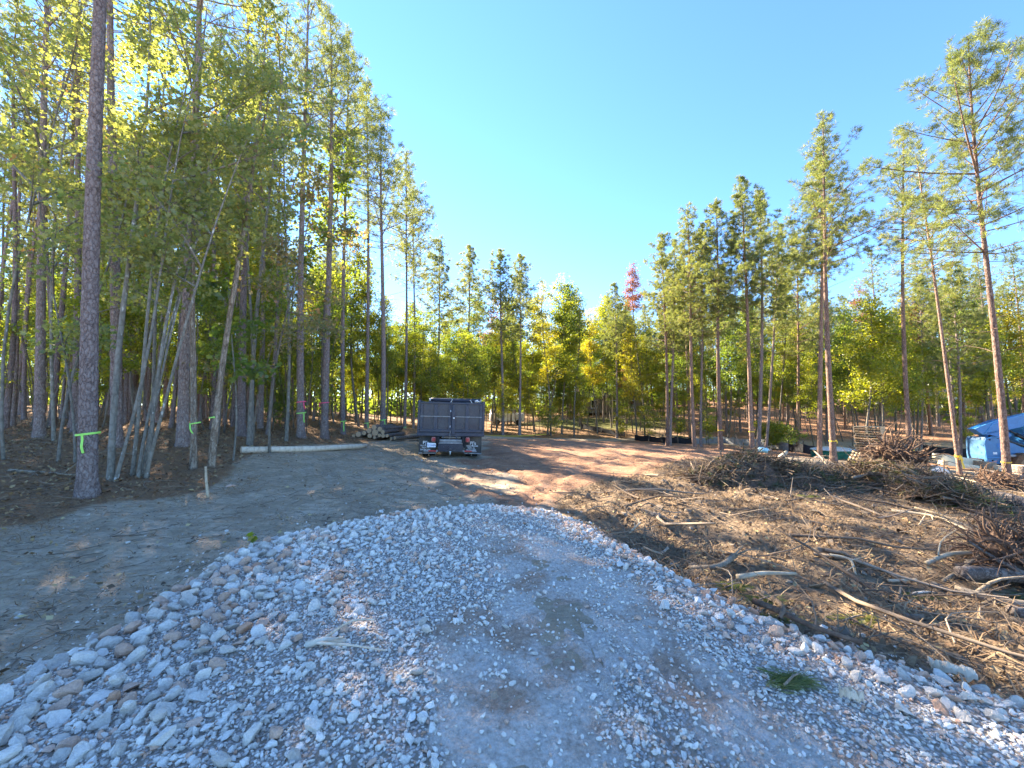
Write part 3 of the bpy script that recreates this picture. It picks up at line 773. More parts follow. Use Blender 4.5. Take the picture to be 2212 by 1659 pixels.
rr = random.Random(5)
def scatter(n, poly_fn, mind, fn, tries=40, rad=.5):
    k = 0
    for _ in range(n * tries):
        if k >= n: break
        p = poly_fn()
        if p is None or not free(p[0], p[1], mind): continue
        TAKEN.append((p[0], p[1], rad)); fn(p[0], p[1]); k += 1
    return k
straw_in = lambda x, y: float(seg_dist(np.array([x]), np.array([y]), STRAW)[0])
def in_view(x, y, m=1.33): return abs(x) < 1.33 * y + .7
def left_pt():
    y = 4 + 58 * rr.random() ** 1.2; x = -9 - 44 * rr.random()
    if not in_view(x, y) or straw_in(x, y) > -.8: return None
    if y < 12 and x > -15: return None
    if y > 34 and x > -8 - (y - 34) * .9: return None
    if y > 21 and x > -14: return None
    return x, y
def centre_pt():
    y = rr.uniform(36, 80); x = rr.uniform(-8, 26)
    return (x, y) if straw_in(x, y) < -1.5 or y > 44 else None
def centre_pine_pt():
    p = centre_pt()
    return p if p and p[0] > 9 + (p[1] - 40) * -.1 and p[1] > 46 else None
# the silt fence line, also the edge of the clearing at right
FENCE = [ground_at(1372, 951), (15.0, 34.5), ground_at(1560, 957), ground_at(1650, 966), ground_at(1738, 980), ground_at(1795, 985)]
def right_pt():
    y = rr.uniform(24, 80); x = rr.uniform(14, 78)
    if not in_view(x, y, 1.38): return None
    if x > 20 and y < 27: return None
    if x < 26 and y < 25 + (26 - x) * 1.25: return None
    return x, y
G_L = 'pines standing in the left wood'; G_C = 'pines standing in the wood behind the truck'; G_R = 'pines standing in the wood at the right'
def put_pine(label, grp):
    def f(x, y):
        m = rr.choice(PV)
        place('pine_tree', m, x, y, label, 'pine tree', grp, rr.uniform(0, 6.28), (rr.gauss(0, .015), rr.gauss(0, .015)), (rr.uniform(.86, 1.06) if x > 8 else rr.uniform(.78, .98)))
    return f
scatter(54, left_pt, 2.1, put_pine('straight pine standing back in the dense dark wood at the left', G_L))
POLE = [pine_meshes(240 + i, h, d, cs=.66, cr=1.15, dens=.55, nn=14, nl=.24, w=.026, bare=14, low_dead=.7, wob=.22) for i, (h, d) in enumerate([(15, .15), (16.5, .17), (13.5, .13)])]
def left_edge():
    y = rr.uniform(13, 40); x = rr.uniform(-26, -8.5)
    return (x, y) if straw_in(x, y) < -.5 and in_view(x, y) and not (y > 20 and x > -14) else None
def put_pole(x, y):
    place('slim_pine', rr.choice(POLE), x, y, 'slim pole like pine with bare trunk in the crowded left wood', 'pine tree', 'slim pole pines in the left wood', rr.uniform(0, 6.28), (rr.gauss(0, .02), rr.gauss(0, .02)), rr.uniform(.85, 1.1))
scatter(80, left_edge, .55, put_pole, rad=.2)
scatter(30, centre_pine_pt, 1.8, put_pine('distant pine in the wood beyond the clearing behind the truck', G_C))
def right_far(): 
    p = right_pt()
    return p if p and (p[1] > 33) else None
scatter(62, right_far, 2.2, put_pine('distant pine in the wood behind the silt fence at right', G_R))
def put_leafy(weights, label, grp, smin=.75, smax=1.1):
    ks = list(weights)
    def f(x, y):
        k = rr.choices(ks, [weights[q] for q in ks])[0]
        col = {'leaf_lime': 'yellow green', 'leaf_gold': 'golden', 'leaf_green': 'green', 'leaf_red': 'reddish'}[k]
        place('leafy_tree', rr.choice(DV[k]), x, y, label % col, 'tree', grp % col, rr.uniform(0, 6.28), (rr.gauss(0, .03), rr.gauss(0, .03)), rr.uniform(smin, smax))
    return f
scatter(46, left_pt, .9, put_leafy({'leaf_green': 3, 'leaf_lime': 6}, 'slim %s broadleaf tree among the pines of the left wood', '%s broadleaf trees in the left wood'), rad=.35)
scatter(84, centre_pt, 1.0, put_leafy({'leaf_lime': 7, 'leaf_gold': 4, 'leaf_green': 3, 'leaf_red': .3}, 'slim %s broadleaf tree in the wood behind the truck', '%s broadleaf trees behind the truck', .9, 1.35), rad=.4)
scatter(80, right_pt, 1.2, put_leafy({'leaf_lime': 6, 'leaf_gold': 3, 'leaf_green': 4, 'leaf_red': .6}, 'slim %s broadleaf tree in the wood at the right', '%s broadleaf trees in the right wood', .75, 1.2), rad=.4)
def gap_pt():
    y = rr.uniform(25, 46); x = rr.uniform(-19, -2)
    return (x, y) if straw_in(x, y) < -.8 and x < -3 + (y - 30) * .1 else None
scatter(44, gap_pt, .7, put_leafy({'leaf_lime': 5, 'leaf_green': 4}, 'slim %s broadleaf tree filling the wood between log stack and truck', '%s broadleaf trees between log stack and truck', .65, 1.0), rad=.3)
def aside_pt():
    y = rr.uniform(14, 45); x = rr.uniform(1.34 * y + 1, 1.34 * y + 22)
    return (x, y) if x > 33 else None
scatter(12, aside_pt, 2.0, put_pine('distant pine beside the telehandler', G_R))
scatter(6, aside_pt, 1.5, put_leafy({'leaf_lime': 5, 'leaf_green': 4}, 'slim %s broadleaf tree in the wood at the right', '%s broadleaf trees in the right wood', .75, 1.2), rad=.4)
def put_sap(pool, label, grp, smin=.7, smax=1.2):
    def f(x, y):
        place('sapling', rr.choice(pool), x, y, label, 'sapling', grp, rr.uniform(0, 6.28), (rr.gauss(0, .06), rr.gauss(0, .06)), rr.uniform(smin, smax))
    return f
def left_near():
    p = left_pt()
    return p if p and p[1] < 42 and p[0] > -38 else None
scatter(95, left_near, .3, put_sap(SV[:5], 'thin leafy sapling in the undergrowth of the left wood', 'leafy saplings in the left wood'), rad=.15)
scatter(85, left_near, .2, put_sap(BARE, 'thin almost leafless sapling stem between the pines of the left wood', 'bare sapling stems in the left wood'), rad=.1)
def centre_near():
    y = rr.uniform(27, 46); x = rr.uniform(-9, 18)
    return (x, y) if straw_in(x, y) < -.3 else None
scatter(55, centre_near, .4, put_sap(SV, 'thin leafy sapling at the edge of the wood behind the truck', 'saplings behind the truck'), rad=.15)
scatter(60, lambda: (lambda p: p if p and p[1] < 50 else None)(right_pt()), .4, put_sap(SV[2:] + BARE, 'thin sapling in the open wood behind the silt fence', 'saplings behind the silt fence'), rad=.15)

# --- the far wood beyond, one mass
def far_woods():
    g = np.random.default_rng(77); cen = []; mb = MB()
    for _ in range(300):
        a = R(g.uniform(-60, 58)); d = g.uniform(60, 112) if a < R(-12) else g.uniform(74, 125)
        x, y = d * math.sin(a) * 1.05, d * math.cos(a)
        if y < 20: y = 20 + g.uniform(0, 10)
        z = float(H0(x, y)); h = g.uniform(9, 17)
        mb.tube(np.array([(x, y, z - .3), (x + g.normal() * .2, y, z + h * .9)]), (.15, .04), 5, False)
        for _k in range(5):
            b = np.array((x + g.normal() * 2.5, y + g.normal() * 2.5, z + g.uniform(.4, 2.2))); cen.append(b + g.normal(size=(9, 3)) * np.array((1.2, 1.2, .7)))
        n = 46; q = g.normal(size=(n, 3)); q = unit(q) * g.uniform(.3, 1, (n, 1))
        cen.append(np.array((x, y, z + h * .6)) + q * np.array((2.2, 2.2, h * .42)))
    cen = np.concatenate(cen); P = np.repeat(cen, 3, 0) + g.normal(size=(len(cen) * 3, 3)) * .5
    V, F = leaf_faces(P, .78, g)
    me = new_mesh('far_woods', V, [F], M['leaf_green'], False, np.clip(np.repeat(g.uniform(0, 1, len(cen)), 3) * .8 + g.uniform(0, .2, len(P)), 0, .999))
    o = tag(put('far_woods', me), 'dense far wood closing off the view beyond the nearer trees', 'wood', None, 'stuff')
    return o, mb.build('trunks', M['pine_bark'], True, True, o)
far_woods()
# ------------------------------------------------------------------ gravel drive
def drive_mat():
    t = NT('gravel_fines'); c = t.coord()
    n1 = t.noise(c, 2.2, 5, .6); n2 = t.noise(c, 28, 5, .7); n3 = t.noise(c, 120, 3, .6)
    vo = t.n('ShaderNodeTexVoronoi'); vo.inputs['Scale'].default_value = 55; t.l(c, vo.inputs['Vector'])
    chips = t.ramp(vo.outputs['Color'], [(.2, (.44, .40, .36)), (.6, (.62, .575, .52)), (.9, (.74, .69, .63))])
    dust = t.ramp(n2, [(.3, (.38, .31, .245)), (.55, (.58, .51, .43)), (.75, (.68, .625, .56))])
    clay = t.ramp(n2, [(.3, (.26, .165, .11)), (.6, (.44, .31, .22)), (.8, (.54, .43, .34))])
    chips = t.mix(t.ramp(vo.outputs['Distance'], [(.30, (0, 0, 0)), (.62, (1, 1, 1))]), chips, (.30, .245, .19))
    n4 = t.noise(c, 9, 5, .7)
    w = t.ramp(t.math('ADD', t.attr('w_fines'), t.math('MULTIPLY', t.math('SUBTRACT', n4, .5), 1.5)), [(.30, (0, 0, 0)), (.62, (1, 1, 1))])
    col = t.mix(w, chips, dust)
    cf = t.math('MULTIPLY', t.math('ADD', t.math('MULTIPLY', w, .75), .22), t.math('MULTIPLY', t.math('SUBTRACT', n1, .47, True), 7, True), True)
    col = t.mix(cf, col, clay)
    h = t.math('ADD', t.math('MULTIPLY', vo.outputs['Distance'], -.6), t.math('ADD', t.math('MULTIPLY', n2, .8), t.math('MULTIPLY', n3, .3)))
    t.bsdf(col, .95, normal=t.bump(h, .8, .03), spec=.1)
    return t.m
M['drive'] = drive_mat()
def stone_mat(name, fac):
    t = NT(name); c = t.coord()
    f = t.objrnd() if fac == 'obj' else t.attr('rnd')
    base = t.ramp(f, [(0, (.54, .49, .42)), (.3, (.68, .625, .54)), (.55, (.77, .715, .62)), (.74, (.83, .77, .675)), (.79, (.62, .42, .30)), (.9, (.68, .47, .34)), (1, (.56, .33, .21))])
    n = t.noise(c, 2.6 if fac == 'obj' else 55, 6, .7)
    col = t.mix(1.0, base, t.ramp(n, [(.3, (.76, .73, .70)), (.48, (1.0, .99, .98)), (.7, (1.12, 1.11, 1.10))]), 'MULTIPLY')
    t.bsdf(col, .92, normal=t.bump(n, .55, .10 if fac == 'obj' else .012), spec=.12)
    return t.m
M['stone_obj'] = stone_mat('limestone_piece', 'obj'); M['stone_bulk'] = stone_mat('limestone_gravel', 'rnd')
FINE_LINE = [(.15, .6), (.05, 1.6), (.10, 2.4), (.22, 3.2), (.25, 4.1), (.05, 4.9)]
TRACK_LINE = [(2.0, .4), (1.35, 1.8), (1.0, 2.6), (.95, 3.6), (1.0, 4.6)]
def fines_w(x, y):
    d = seg_dist(x, y, FINE_LINE, False) + .45 * fbm(x * 2, y * 2, 71, 3)
    d2 = seg_dist(x, y, TRACK_LINE, False) + .3 * fbm(x * 2, y * 2, 72, 3)
    return np.maximum(sstep(.70, .26, d) * sstep(5.8, 4.2, y), .8 * sstep(.5, .15, d2) * sstep(4.6, 3.4, y))
def surf(x, y):
    sd = gravel_sd(x, y)
    w = fines_w(x, y)
    z = H(x, y) + .035 - .13 * sstep(-.12, .12, sd) + .022 * fbm(x * 4, y * 4, 81, 3) + .009 * fbm(x * 20, y * 20, 82, 2)
    # tyre grooves of the compacted lanes
    t = (x - .35 * y * .0) * 17
    gro = np.sin((x + .28 * (y - 2)) * 42) * sstep(.55, .2, np.abs(x + .28 * (y - 2) - .95)) * sstep(3.4, 2.2, y)
    z = z + .016 * gro - .03 * w * sstep(.9, .2, np.abs(x - .2))
    return z
def build_drive():
    xs = np.arange(-5, 5, .035); ys = np.arange(-.7, 7.6, .035)
    X, Y = np.meshgrid(xs, ys); k = len(xs)
    sd = gravel_sd(X, Y)
    Z = surf(X, Y)
    keep = sd < .16
    i = np.arange(len(ys) - 1)[:, None] * k; j = np.arange(k - 1)[None]
    q = np.stack([i + j, i + j + 1, i + k + j + 1, i + k + j], -1).reshape(-1, 4)
    q = q[keep.ravel()[q].all(1)]
    u, inv = np.unique(q, return_inverse=True)
    V = np.stack([X, Y, Z], -1).reshape(-1, 3)[u]
    w = fines_w(V[:, 0], V[:, 1])
    me = new_mesh('gravel_drive', V, [inv.reshape(-1, 4)], M['drive'], True, None, None, dict(w_fines=w))
    o = tag(put('gravel_drive', me), 'pale crushed stone drive ending in the earth of the clearing', None, None, 'structure')
    return o
DRIVE = build_drive()

def ico(sub):
    import bmesh
    bm = bmesh.new(); bmesh.ops.create_icosphere(bm, subdivisions=sub, radius=1)
    V = np.array([v.co[:] for v in bm.verts]); F = np.array([[v.index for v in f.verts] for f in bm.faces]); bm.free()
    return V, F
ICO1, ICO2 = ico(1), ico(2)
def rock_shapes(base, n, seed, amp):
    g = np.random.default_rng(seed); out = []
    for _ in range(n):
        V = base[0].copy()
        # cut by random planes: broken faces rather than pebbles
        for _c in range(11):
            nrm = unit(g.normal(size=3)); d = g.uniform(.34, .72)
            s = V @ nrm; V = V - np.maximum(s - d, 0)[:, None] * nrm
        V += g.normal(size=V.shape) * amp
        V *= g.uniform(.75, 1.25, 3) * np.array((1.15, 1.0, .8))
        out.append(V)
    return out
SH_BIG = rock_shapes(ICO2, 10, 1, .022); SH_SMALL = rock_shapes(ICO1, 14, 2, .06)
def rot_mats(g, n):
    q = unit(g.normal(size=(n, 4))); w, x, y, z = q.T
    return np.stack([np.stack([1 - 2 * (y * y + z * z), 2 * (x * y - z * w), 2 * (x * z + y * w)], -1), np.stack([2 * (x * y + z * w), 1 - 2 * (x * x + z * z), 2 * (y * z - x * w)], -1), np.stack([2 * (x * z - y * w), 2 * (y * z + x * w), 1 - 2 * (x * x + y * y)], -1)], 1)
def rocks(P, r, shapes, F0, g, rnd):
    n = len(P); S = np.array(shapes)[g.integers(len(shapes), size=n)]
    Rm = rot_mats(g, n)
    V = np.einsum('nij,nkj->nki', Rm, S); V[..., 2] *= .8
    V = V * r[:, None, None] + P[:, None]
    k = S.shape[1]
    F = (F0[None] + (np.arange(n) * k)[:, None, None]).reshape(-1, 3)
    return V.reshape(-1, 3), F, np.repeat(rnd, len(F0))
def gravel():
    g = np.random.default_rng(11)
    def sample(n, ymin=1.0):
        x = g.uniform(-4.4, 4.6, n); y = ymin + (7.2 - ymin) * g.uniform(0, 1, n) ** 1.25
        k = np.abs(x) < 1.38 * y + .25; x, y = x[k], y[k]
        sd = gravel_sd(x, y) + .14 * fbm(x * 3, y * 3, 5, 2) + .10 * fbm(x * 9, y * 9, 6, 2)
        return x, y, sd
    def colour(x, y, sd, n):
        side = sstep(.0, -.9, sd)
        pk = .10 + .25 * (1 - sstep(.25, .8, -sd)) * (x > .5) + .16 * sstep(.05, .3, fbm(x * 1.3, y * 1.3, 91, 2)) 
        return np.where(g.random(n) < pk, g.uniform(.79, 1, n), g.uniform(0, .77, n))
    # big pieces along both edges, at the near left most of all
    x, y, sd = sample(40000)
    left = (x < .1)
    band = np.where(left, sstep(-1.7, -.25, sd) * sstep(-.2, -1.0, x) + .10 * sstep(-.4, -1.2, x), sstep(-.75, -.15, sd) * .8)
    keep = (sd < .02) & (g.random(len(x)) < band * .5)
    x, y, sd = x[keep], y[keep], sd[keep]
    rad = np.where(x < 0, g.uniform(.028, .058, len(x)) * (1 + .3 * sstep(-1.5, -3.2, x)), g.uniform(.026, .05, len(x)))
    # drop those that sit inside one another
    order = np.argsort(-rad); sel = []; cellmap = {}
    for i in order:
        kx, ky = int(x[i] / .12), int(y[i] / .12); ok = True
        for a in (-1, 0, 1):
            for b in (-1, 0, 1):
                for m in cellmap.get((kx + a, ky + b), ()):
                    if (x[i] - x[m]) ** 2 + (y[i] - y[m]) ** 2 < (.80 * (rad[i] + rad[m])) ** 2: ok = False
        if ok: cellmap.setdefault((kx, ky), []).append(i); sel.append(i)
    sel = np.array(sel); x, y, sd, rad = x[sel], y[sel], sd[sel], rad[sel]
    z = surf(x, y) + rad * .35
    big = np.stack([x, y, z], 1)
    score = rad / np.hypot(x, y); top = np.argsort(-score)[:300]; rest = np.argsort(-score)[300:]
    meshes = [new_mesh('stone', V, [ICO2[1]], M['stone_obj'], False) for V in SH_BIG]
    for i in top:
        o = put('stone', meshes[g.integers(len(meshes))], DRIVE, big[i], tuple(g.uniform(-3, 3, 3) * (.25, .25, 1)), rad[i])
    parts = []
    parts.append(rocks(big[rest], rad[rest], SH_BIG, ICO2[1], g, colour(x[rest], y[rest], sd[rest], len(rest))))
    # middle and small pieces
    x, y, sd = sample(42000); w = fines_w(x, y)
    cl = .5 + .9 * fbm(x * 1.1, y * 1.1, 95, 3)
    keep = (sd < .05) & (g.random(len(x)) < (1 - .97 * w) * np.clip(cl, .12, 1) * .8)
    x, y, sd = x[keep], y[keep], sd[keep]
    r = g.uniform(.016, .036, len(x)) * (1 - .25 * sstep(0, 1, x)); P = np.stack([x, y, surf(x, y) + r * .3], 1)
    parts.append(rocks(P, r, SH_SMALL, ICO1[1], g, colour(x, y, sd, len(x))))
    x, y, sd = sample(70000, 1.4); w = fines_w(x, y)
    keep = (sd < .12) & (g.random(len(x)) < (1 - .88 * w) * sstep(8.5, 4, y + .0))
    x, y, sd = x[keep], y[keep], sd[keep]
    r = g.uniform(.007, .017, len(x)); P = np.stack([x, y, surf(x, y) + r * .3], 1)
    parts.append(rocks(P, r, SH_SMALL, ICO1[1], g, colour(x, y, sd, len(x))))
    x, y, sd = sample(60000, 1.2)
    keep = (sd > 0) & (sd < .9) & (g.random(len(x)) < .34 * np.exp(-np.maximum(sd, 0) / .17))
    x, y, sd = x[keep], y[keep], sd[keep]
    r = g.uniform(.008, .022, len(x)) * (1 + .9 * (g.random(len(x)) < .12)); P = np.stack([x, y, H(x, y) + r * .35], 1)
    parts.append(rocks(P, r, SH_SMALL, ICO1[1], g, colour(x, y, sd, len(x))))
    off = 0; Vs = []; Fs = []; Rs = []
    for V, F, rn in parts: Vs.append(V); Fs.append(F + off); Rs.append(rn); off += len(V)
    tag(put('gravel', new_mesh('gravel', np.concatenate(Vs), [np.concatenate(Fs)], M['stone_bulk'], False, np.concatenate(Rs)), DRIVE), None, None, None, 'stuff')
gravel()

# ------------------------------------------------------------------ litter on the ground
def wood_mat(name, stops, rnd=True, rough=.9, sc=(3, 3, 14)):
    t = NT(name); c = t.coord()
    n = t.noise(t.mapping(c, sc), 3, 5, .65)
    f = t.math('ADD', t.math('MULTIPLY', t.attr('rnd'), .6), t.math('MULTIPLY', n, .4)) if rnd else n
    t.bsdf(t.ramp(f, stops), rough, normal=t.bump(n, .4, .01), spec=.12)
    return t.m
M['straw'] = wood_mat('pine_straw', [(0, (.10, .055, .028)), (.4, (.25, .14, .07)), (.75, (.38, .24, .12)), (1, (.52, .39, .25))])
M['twig'] = wood_mat('dry_twigs', [(0, (.07, .05, .037)), (.45, (.19, .14, .098)), (.8, (.34, .26, .185)), (1, (.54, .46, .35))])
M['chips'] = wood_mat('shredded_wood', [(0, (.06, .038, .024)), (.4, (.17, .11, .065)), (.75, (.31, .215, .125)), (1, (.50, .38, .235))])
def blades(P, L, w, g, flat=.25, lift=.01, bend=.2):
    """thin bent strips lying about"""
    n = len(P); az = g.uniform(0, 2 * np.pi, n); pit = g.normal(size=n) * flat
    D = np.stack([np.cos(az) * np.cos(pit), np.sin(az) * np.cos(pit), np.abs(np.sin(pit))], -1)
    S = np.stack([-np.sin(az), np.cos(az), g.normal(size=n) * .3], -1)
    b = (g.normal(size=n) * bend)[:, None] * S
    L = L[:, None]; w = w[:, None]
    p0 = P + np.array((0, 0, lift)); p1 = p0 + D * L * .5 + b * L * .5; p2 = p0 + D * L
    up = np.array((0, 0, 1.0)) * w * .5
    V = np.stack([p0 - S * w, p0 + S * w, p1 + S * w + up, p1 - S * w + up, p2 + S * w * .3, p2 - S * w * .3], 1).reshape(-1, 3)
    a = np.arange(n)[:, None] * 6
    F = np.concatenate([a + np.array([[0, 1, 2, 3]]), a + np.array([[3, 2, 4, 5]])])
    return V, F
def litter(name, n, sampler, Lr, wr, mat, seed, label, flat=.25, bend=.2, lift=.008):
    g = np.random.default_rng(seed); x, y = sampler(g, n)
    L = g.uniform(*Lr, len(x)); w = g.uniform(*wr, len(x))
    V, F = blades(np.stack([x, y, H(x, y)], 1), L, w, g, flat, lift, bend)
    r = g.uniform(0, 1, len(x)); 
    return tag(put(name, new_mesh(name, V, [F], M[mat], False, np.r_[r, r])), label, None, None, 'stuff')
def in_poly(poly, box, marg=0, pw=1.6, nz=.5):
    def f(g, n):
        m = n * 4
        d = box[2] + (box[3] - box[2]) * g.uniform(0, 1, m) ** pw
        x = g.uniform(box[0], box[1], m) if box[1] < 90 else g.uniform(-1.4, 1.4, m) * d
        s = seg_dist(x, d, poly) + nz * fbm(x * .8, d * .8, 61, 3)
        k = (s < marg) & (np.abs(x) < 1.42 * d + .5) & (gravel_sd(x, d) > .0)
        return x[k][:n], d[k][:n]
    return f
litter('pine_straw', 36000, in_poly(STRAW, (-24, -2, 3.2, 24), .55, 1.6, 1.3), (.08, .24), (.0018, .0035), 'straw', 31, 'brown pine straw carpet under the left wood')
def patchy(f, thr=-.25):
    def q(g, n):
        x, y = f(g, int(n * 1.6)); k = fbm(x * 1.1, y * 1.1, 131, 3) > thr + .25 * g.normal(size=len(x))
        return x[k][:n], y[k][:n]
    return q
litter('shredded_mulch', 46000, patchy(in_poly(MULCH, (.2, 17, 1.6, 17), pw=1.3), -.12), (.04, .22), (.0018, .006), 'chips', 32, 'shredded wood and bark litter right of the gravel drive', .42, .35)
def twig_litter(name, n, sampler, seed, mat, label, Lr=(.15, .7), rr_=(.003, .009), lift=.02, arch=.15):
    g = np.random.default_rng(seed); np.random.seed(seed); x, y = sampler(g, n); mb = MB()
    for a, b in zip(x, y):
        L = g.uniform(*Lr); az = g.uniform(0, 6.28); k = 5
        s = np.linspace(-.5, .5, k); cv = g.normal() * .25
        px_ = a + L * (np.cos(az) * s - np.sin(az) * cv * s * s * 2); py_ = b + L * (np.sin(az) * s + np.cos(az) * cv * s * s * 2)
        zz = H(px_, py_) + lift * g.uniform(.2, 1.5) + (s + .5) * L * arch * g.random() + g.normal(size=k) * .008
        mb.add(*tube(np.stack([px_, py_, zz], 1), np.linspace(1, .4, k) * g.uniform(*rr_), 4, False), rnd=g.random())
    return tag(mb.build(name, M[mat], True), label, None, None, 'stuff')
twig_litter('twigs', 900, in_poly(STRAW, (-18, -2, 3.2, 18)), 33, 'twig', 'dry twigs scattered on the pine straw of the left wood')
def dirt_pts(g, n):
    m = n * 6; y = 1.6 + 13 * g.uniform(0, 1, m) ** 1.5; x = g.uniform(-1.35, .6, m) * y
    k = (seg_dist(x, y, STRAW) > .1) & (seg_dist(x, y, MULCH) > .1) & (gravel_sd(x, y) > .08)
    return x[k][:n], y[k][:n]
twig_litter('twigs', 420, dirt_pts, 34, 'twig', 'dry sticks and roots scattered on the bare earth of the clearing', (.08, .5), (.002, .006), .01, .05)
litter('bark_shreds', 5200, dirt_pts, (.03, .13), (.0012, .004), 'straw', 36, 'shreds of bark and straw trodden into the bare earth', .2)
def clods():
    g = np.random.default_rng(38); x, y = dirt_pts(g, 2600)
    x2, y2 = in_poly(MULCH, (.2, 16, 1.6, 16))(g, 1500); x = np.r_[x, x2]; y = np.r_[y, y2]
    r = np.where(g.random(len(x)) < .12, g.uniform(.016, .04, len(x)), g.uniform(.005, .016, len(x)))
    V, F, rn = rocks(np.stack([x, y, H(x, y) + r * .25], 1), r, SH_SMALL, ICO1[1], g, g.uniform(0, 1, len(x)))
    t = NT('dirt_clod'); t.bsdf(t.ramp(t.attr('rnd'), [(0, (.13, .10, .075)), (.6, (.30, .25, .19)), (.85, (.40, .36, .29)), (1, (.55, .53, .48))]), .95, spec=.1)
    tag(put('dirt_clods', new_mesh('dirt_clods', V, [F], t.m, False, rn)), 'small clods and pebbles on the bare earth', None, None, 'stuff')
clods()
twig_litter('brushwood', 1000, in_poly(MULCH, (.5, 18, 1.8, 16), pw=1.2), 35, 'twig', 'tangled brushwood sticks on the shredded ground right of the drive', (.15, .95), (.003, .010), .05, .35)

def leaf_litter(name, n, sampler, seed, size, stops, label):
    g = np.random.default_rng(seed); x, y = sampler(g, n)
    V, F = leaf_faces(np.stack([x, y, H(x, y) + g.uniform(.01, .05, len(x))], 1), size, g, False, 2.2, 0)
    t = NT('fallen_leaf'); t.bsdf(t.ramp(t.attr('rnd'), stops), .85, spec=.15)
    tag(put(name, new_mesh(name, V, [F], t.m, False, g.uniform(0, 1, len(x)))), label, None, None, 'stuff')
leaf_litter('fallen_leaves', 9000, in_poly(MULCH, (.2, 17, 1.6, 17), pw=1.3), 141, .06, [(0, (.09, .055, .035)), (.5, (.22, .14, .08)), (.8, (.36, .26, .14)), (1, (.45, .36, .17))], 'brown fallen leaves mixed into the shredded ground at right')
leaf_litter('fallen_leaves', 9000, in_poly(STRAW, (-22, -2, 3.2, 22)), 142, .075, [(0, (.09, .055, .035)), (.5, (.24, .14, .075)), (.85, (.36, .24, .12)), (1, (.46, .36, .2))], 'brown fallen leaves on the pine straw of the left wood')
leaf_litter('fallen_leaves', 500, dirt_pts, 143, .06, [(0, (.12, .08, .05)), (.6, (.30, .2, .11)), (1, (.5, .4, .2))], 'a few fallen leaves blown over the bare earth')
def bark_chunks():
    g = np.random.default_rng(151); x, y = in_poly(MULCH, (.3, 17, 1.6, 16), pw=1.2)(g, 2600)
    r = np.where(g.random(len(x)) < .1, g.uniform(.05, .11, len(x)), g.uniform(.015, .045, len(x))); S = np.array([s * (1.7, .8, .35) for s in SH_SMALL])
    V, F, rn = rocks(np.stack([x, y, H(x, y) + r * .12], 1), r, list(S), ICO1[1], g, g.uniform(0, 1, len(x)))
    tag(put('bark_chunks', new_mesh('bark_chunks', V, [F], M['chips'], False, rn)), 'broken bark and wood chunks in the shredded ground at right', None, None, 'stuff')
bark_chunks()
twig_litter('broken_limbs', 70, in_poly(MULCH, (1.5, 18, 2.6, 15), pw=1.0), 152, 'twig', 'broken limbs half buried in the shredded ground at right', (.5, 1.9), (.012, .032), .05, .22)
def earth_lumps():
    g = np.random.default_rng(153); x, y = in_poly(MULCH, (.3, 17, 1.8, 16), pw=1.2)(g, 500)
    r = g.uniform(.03, .11, len(x)); V, F, rn = rocks(np.stack([x, y, H(x, y) + r * .1], 1), r, SH_SMALL, ICO1[1], g, g.uniform(0, .5, len(x)))
    tag(put('dirt_clods', new_mesh('dirt_clods', V, [F], bpy.data.materials['dirt_clod'], False, rn)), 'lumps of dug up soil in the shredded ground at right', None, None, 'stuff')
earth_lumps()
# ------------------------------------------------------------------ single logs, sticks and wood pieces
def simple(name, col, rough=.6, metal=0, spec=.4, var=.0, sc=8, bump=0):
    t = NT(name)
    c = col
    nrm = None
    if var or bump:
        n = t.noise(t.coord(), sc, 5, .6)
        lo = tuple(q * (1 - var) for q in col); hi_ = tuple(min(1, q * (1 + var)) for q in col)
        c = t.ramp(n, [(.3, lo), (.7, hi_)])
        if bump: nrm = t.bump(n, bump, .01)
    t.bsdf(c, rough, metal, nrm, spec); return t.m
M['peeled'] = wood_mat('peeled_log', [(.25, (.36, .27, .18)), (.5, (.62, .52, .39)), (.75, (.74, .66, .53))], False, .8, (5, 5, 2))
M['cut_end'] = wood_mat('fresh_cut_wood', [(.3, (.42, .28, .16)), (.6, (.58, .42, .27)), (.8, (.66, .51, .35))], False, .85, (12, 12, 12))
M['log_bark'] = bark_mat('log_bark', [(.12, (.05, .04, .035)), (.45, (.15, .12, .10)), (.8, (.27, .23, .20))], (9, 9, 9), .8, .02)
M['dead_wood'] = wood_mat('weathered_branch', [(.25, (.11, .085, .06)), (.5, (.24, .19, .135)), (.8, (.42, .35, .26))], False, .9, (8, 8, 8))
M['pale_wood'] = wood_mat('split_pale_wood', [(.25, (.28, .21, .13)), (.5, (.46, .37, .25)), (.8, (.60, .50, .36))], False, .85, (4, 4, 12))
M['root_wood'] = wood_mat('earthy_roots', [(.2, (.055, .035, .025)), (.5, (.15, .095, .065)), (.8, (.27, .18, .12))], False, .95, (6, 6, 6))
def smooth_path(P, n=14):
    P = np.asarray(P, float)
    if len(P) == 2: P = np.stack([P[0], P.mean(0), P[1]])
    t = np.r_[0, np.cumsum(np.linalg.norm(np.diff(P, axis=0), axis=1))]; t /= t[-1]
    m = np.gradient(P, t, axis=0)
    s = np.linspace(0, 1, n); out = []
    for q in s:
        k = min(np.searchsorted(t, q, 'right') - 1, len(t) - 2); h = t[k + 1] - t[k]; u = (q - t[k]) / h
        out.append((2 * u ** 3 - 3 * u * u + 1) * P[k] + (u ** 3 - 2 * u * u + u) * h * m[k] + (-2 * u ** 3 + 3 * u * u) * P[k + 1] + (u ** 3 - u * u) * h * m[k + 1])
    return np.array(out)
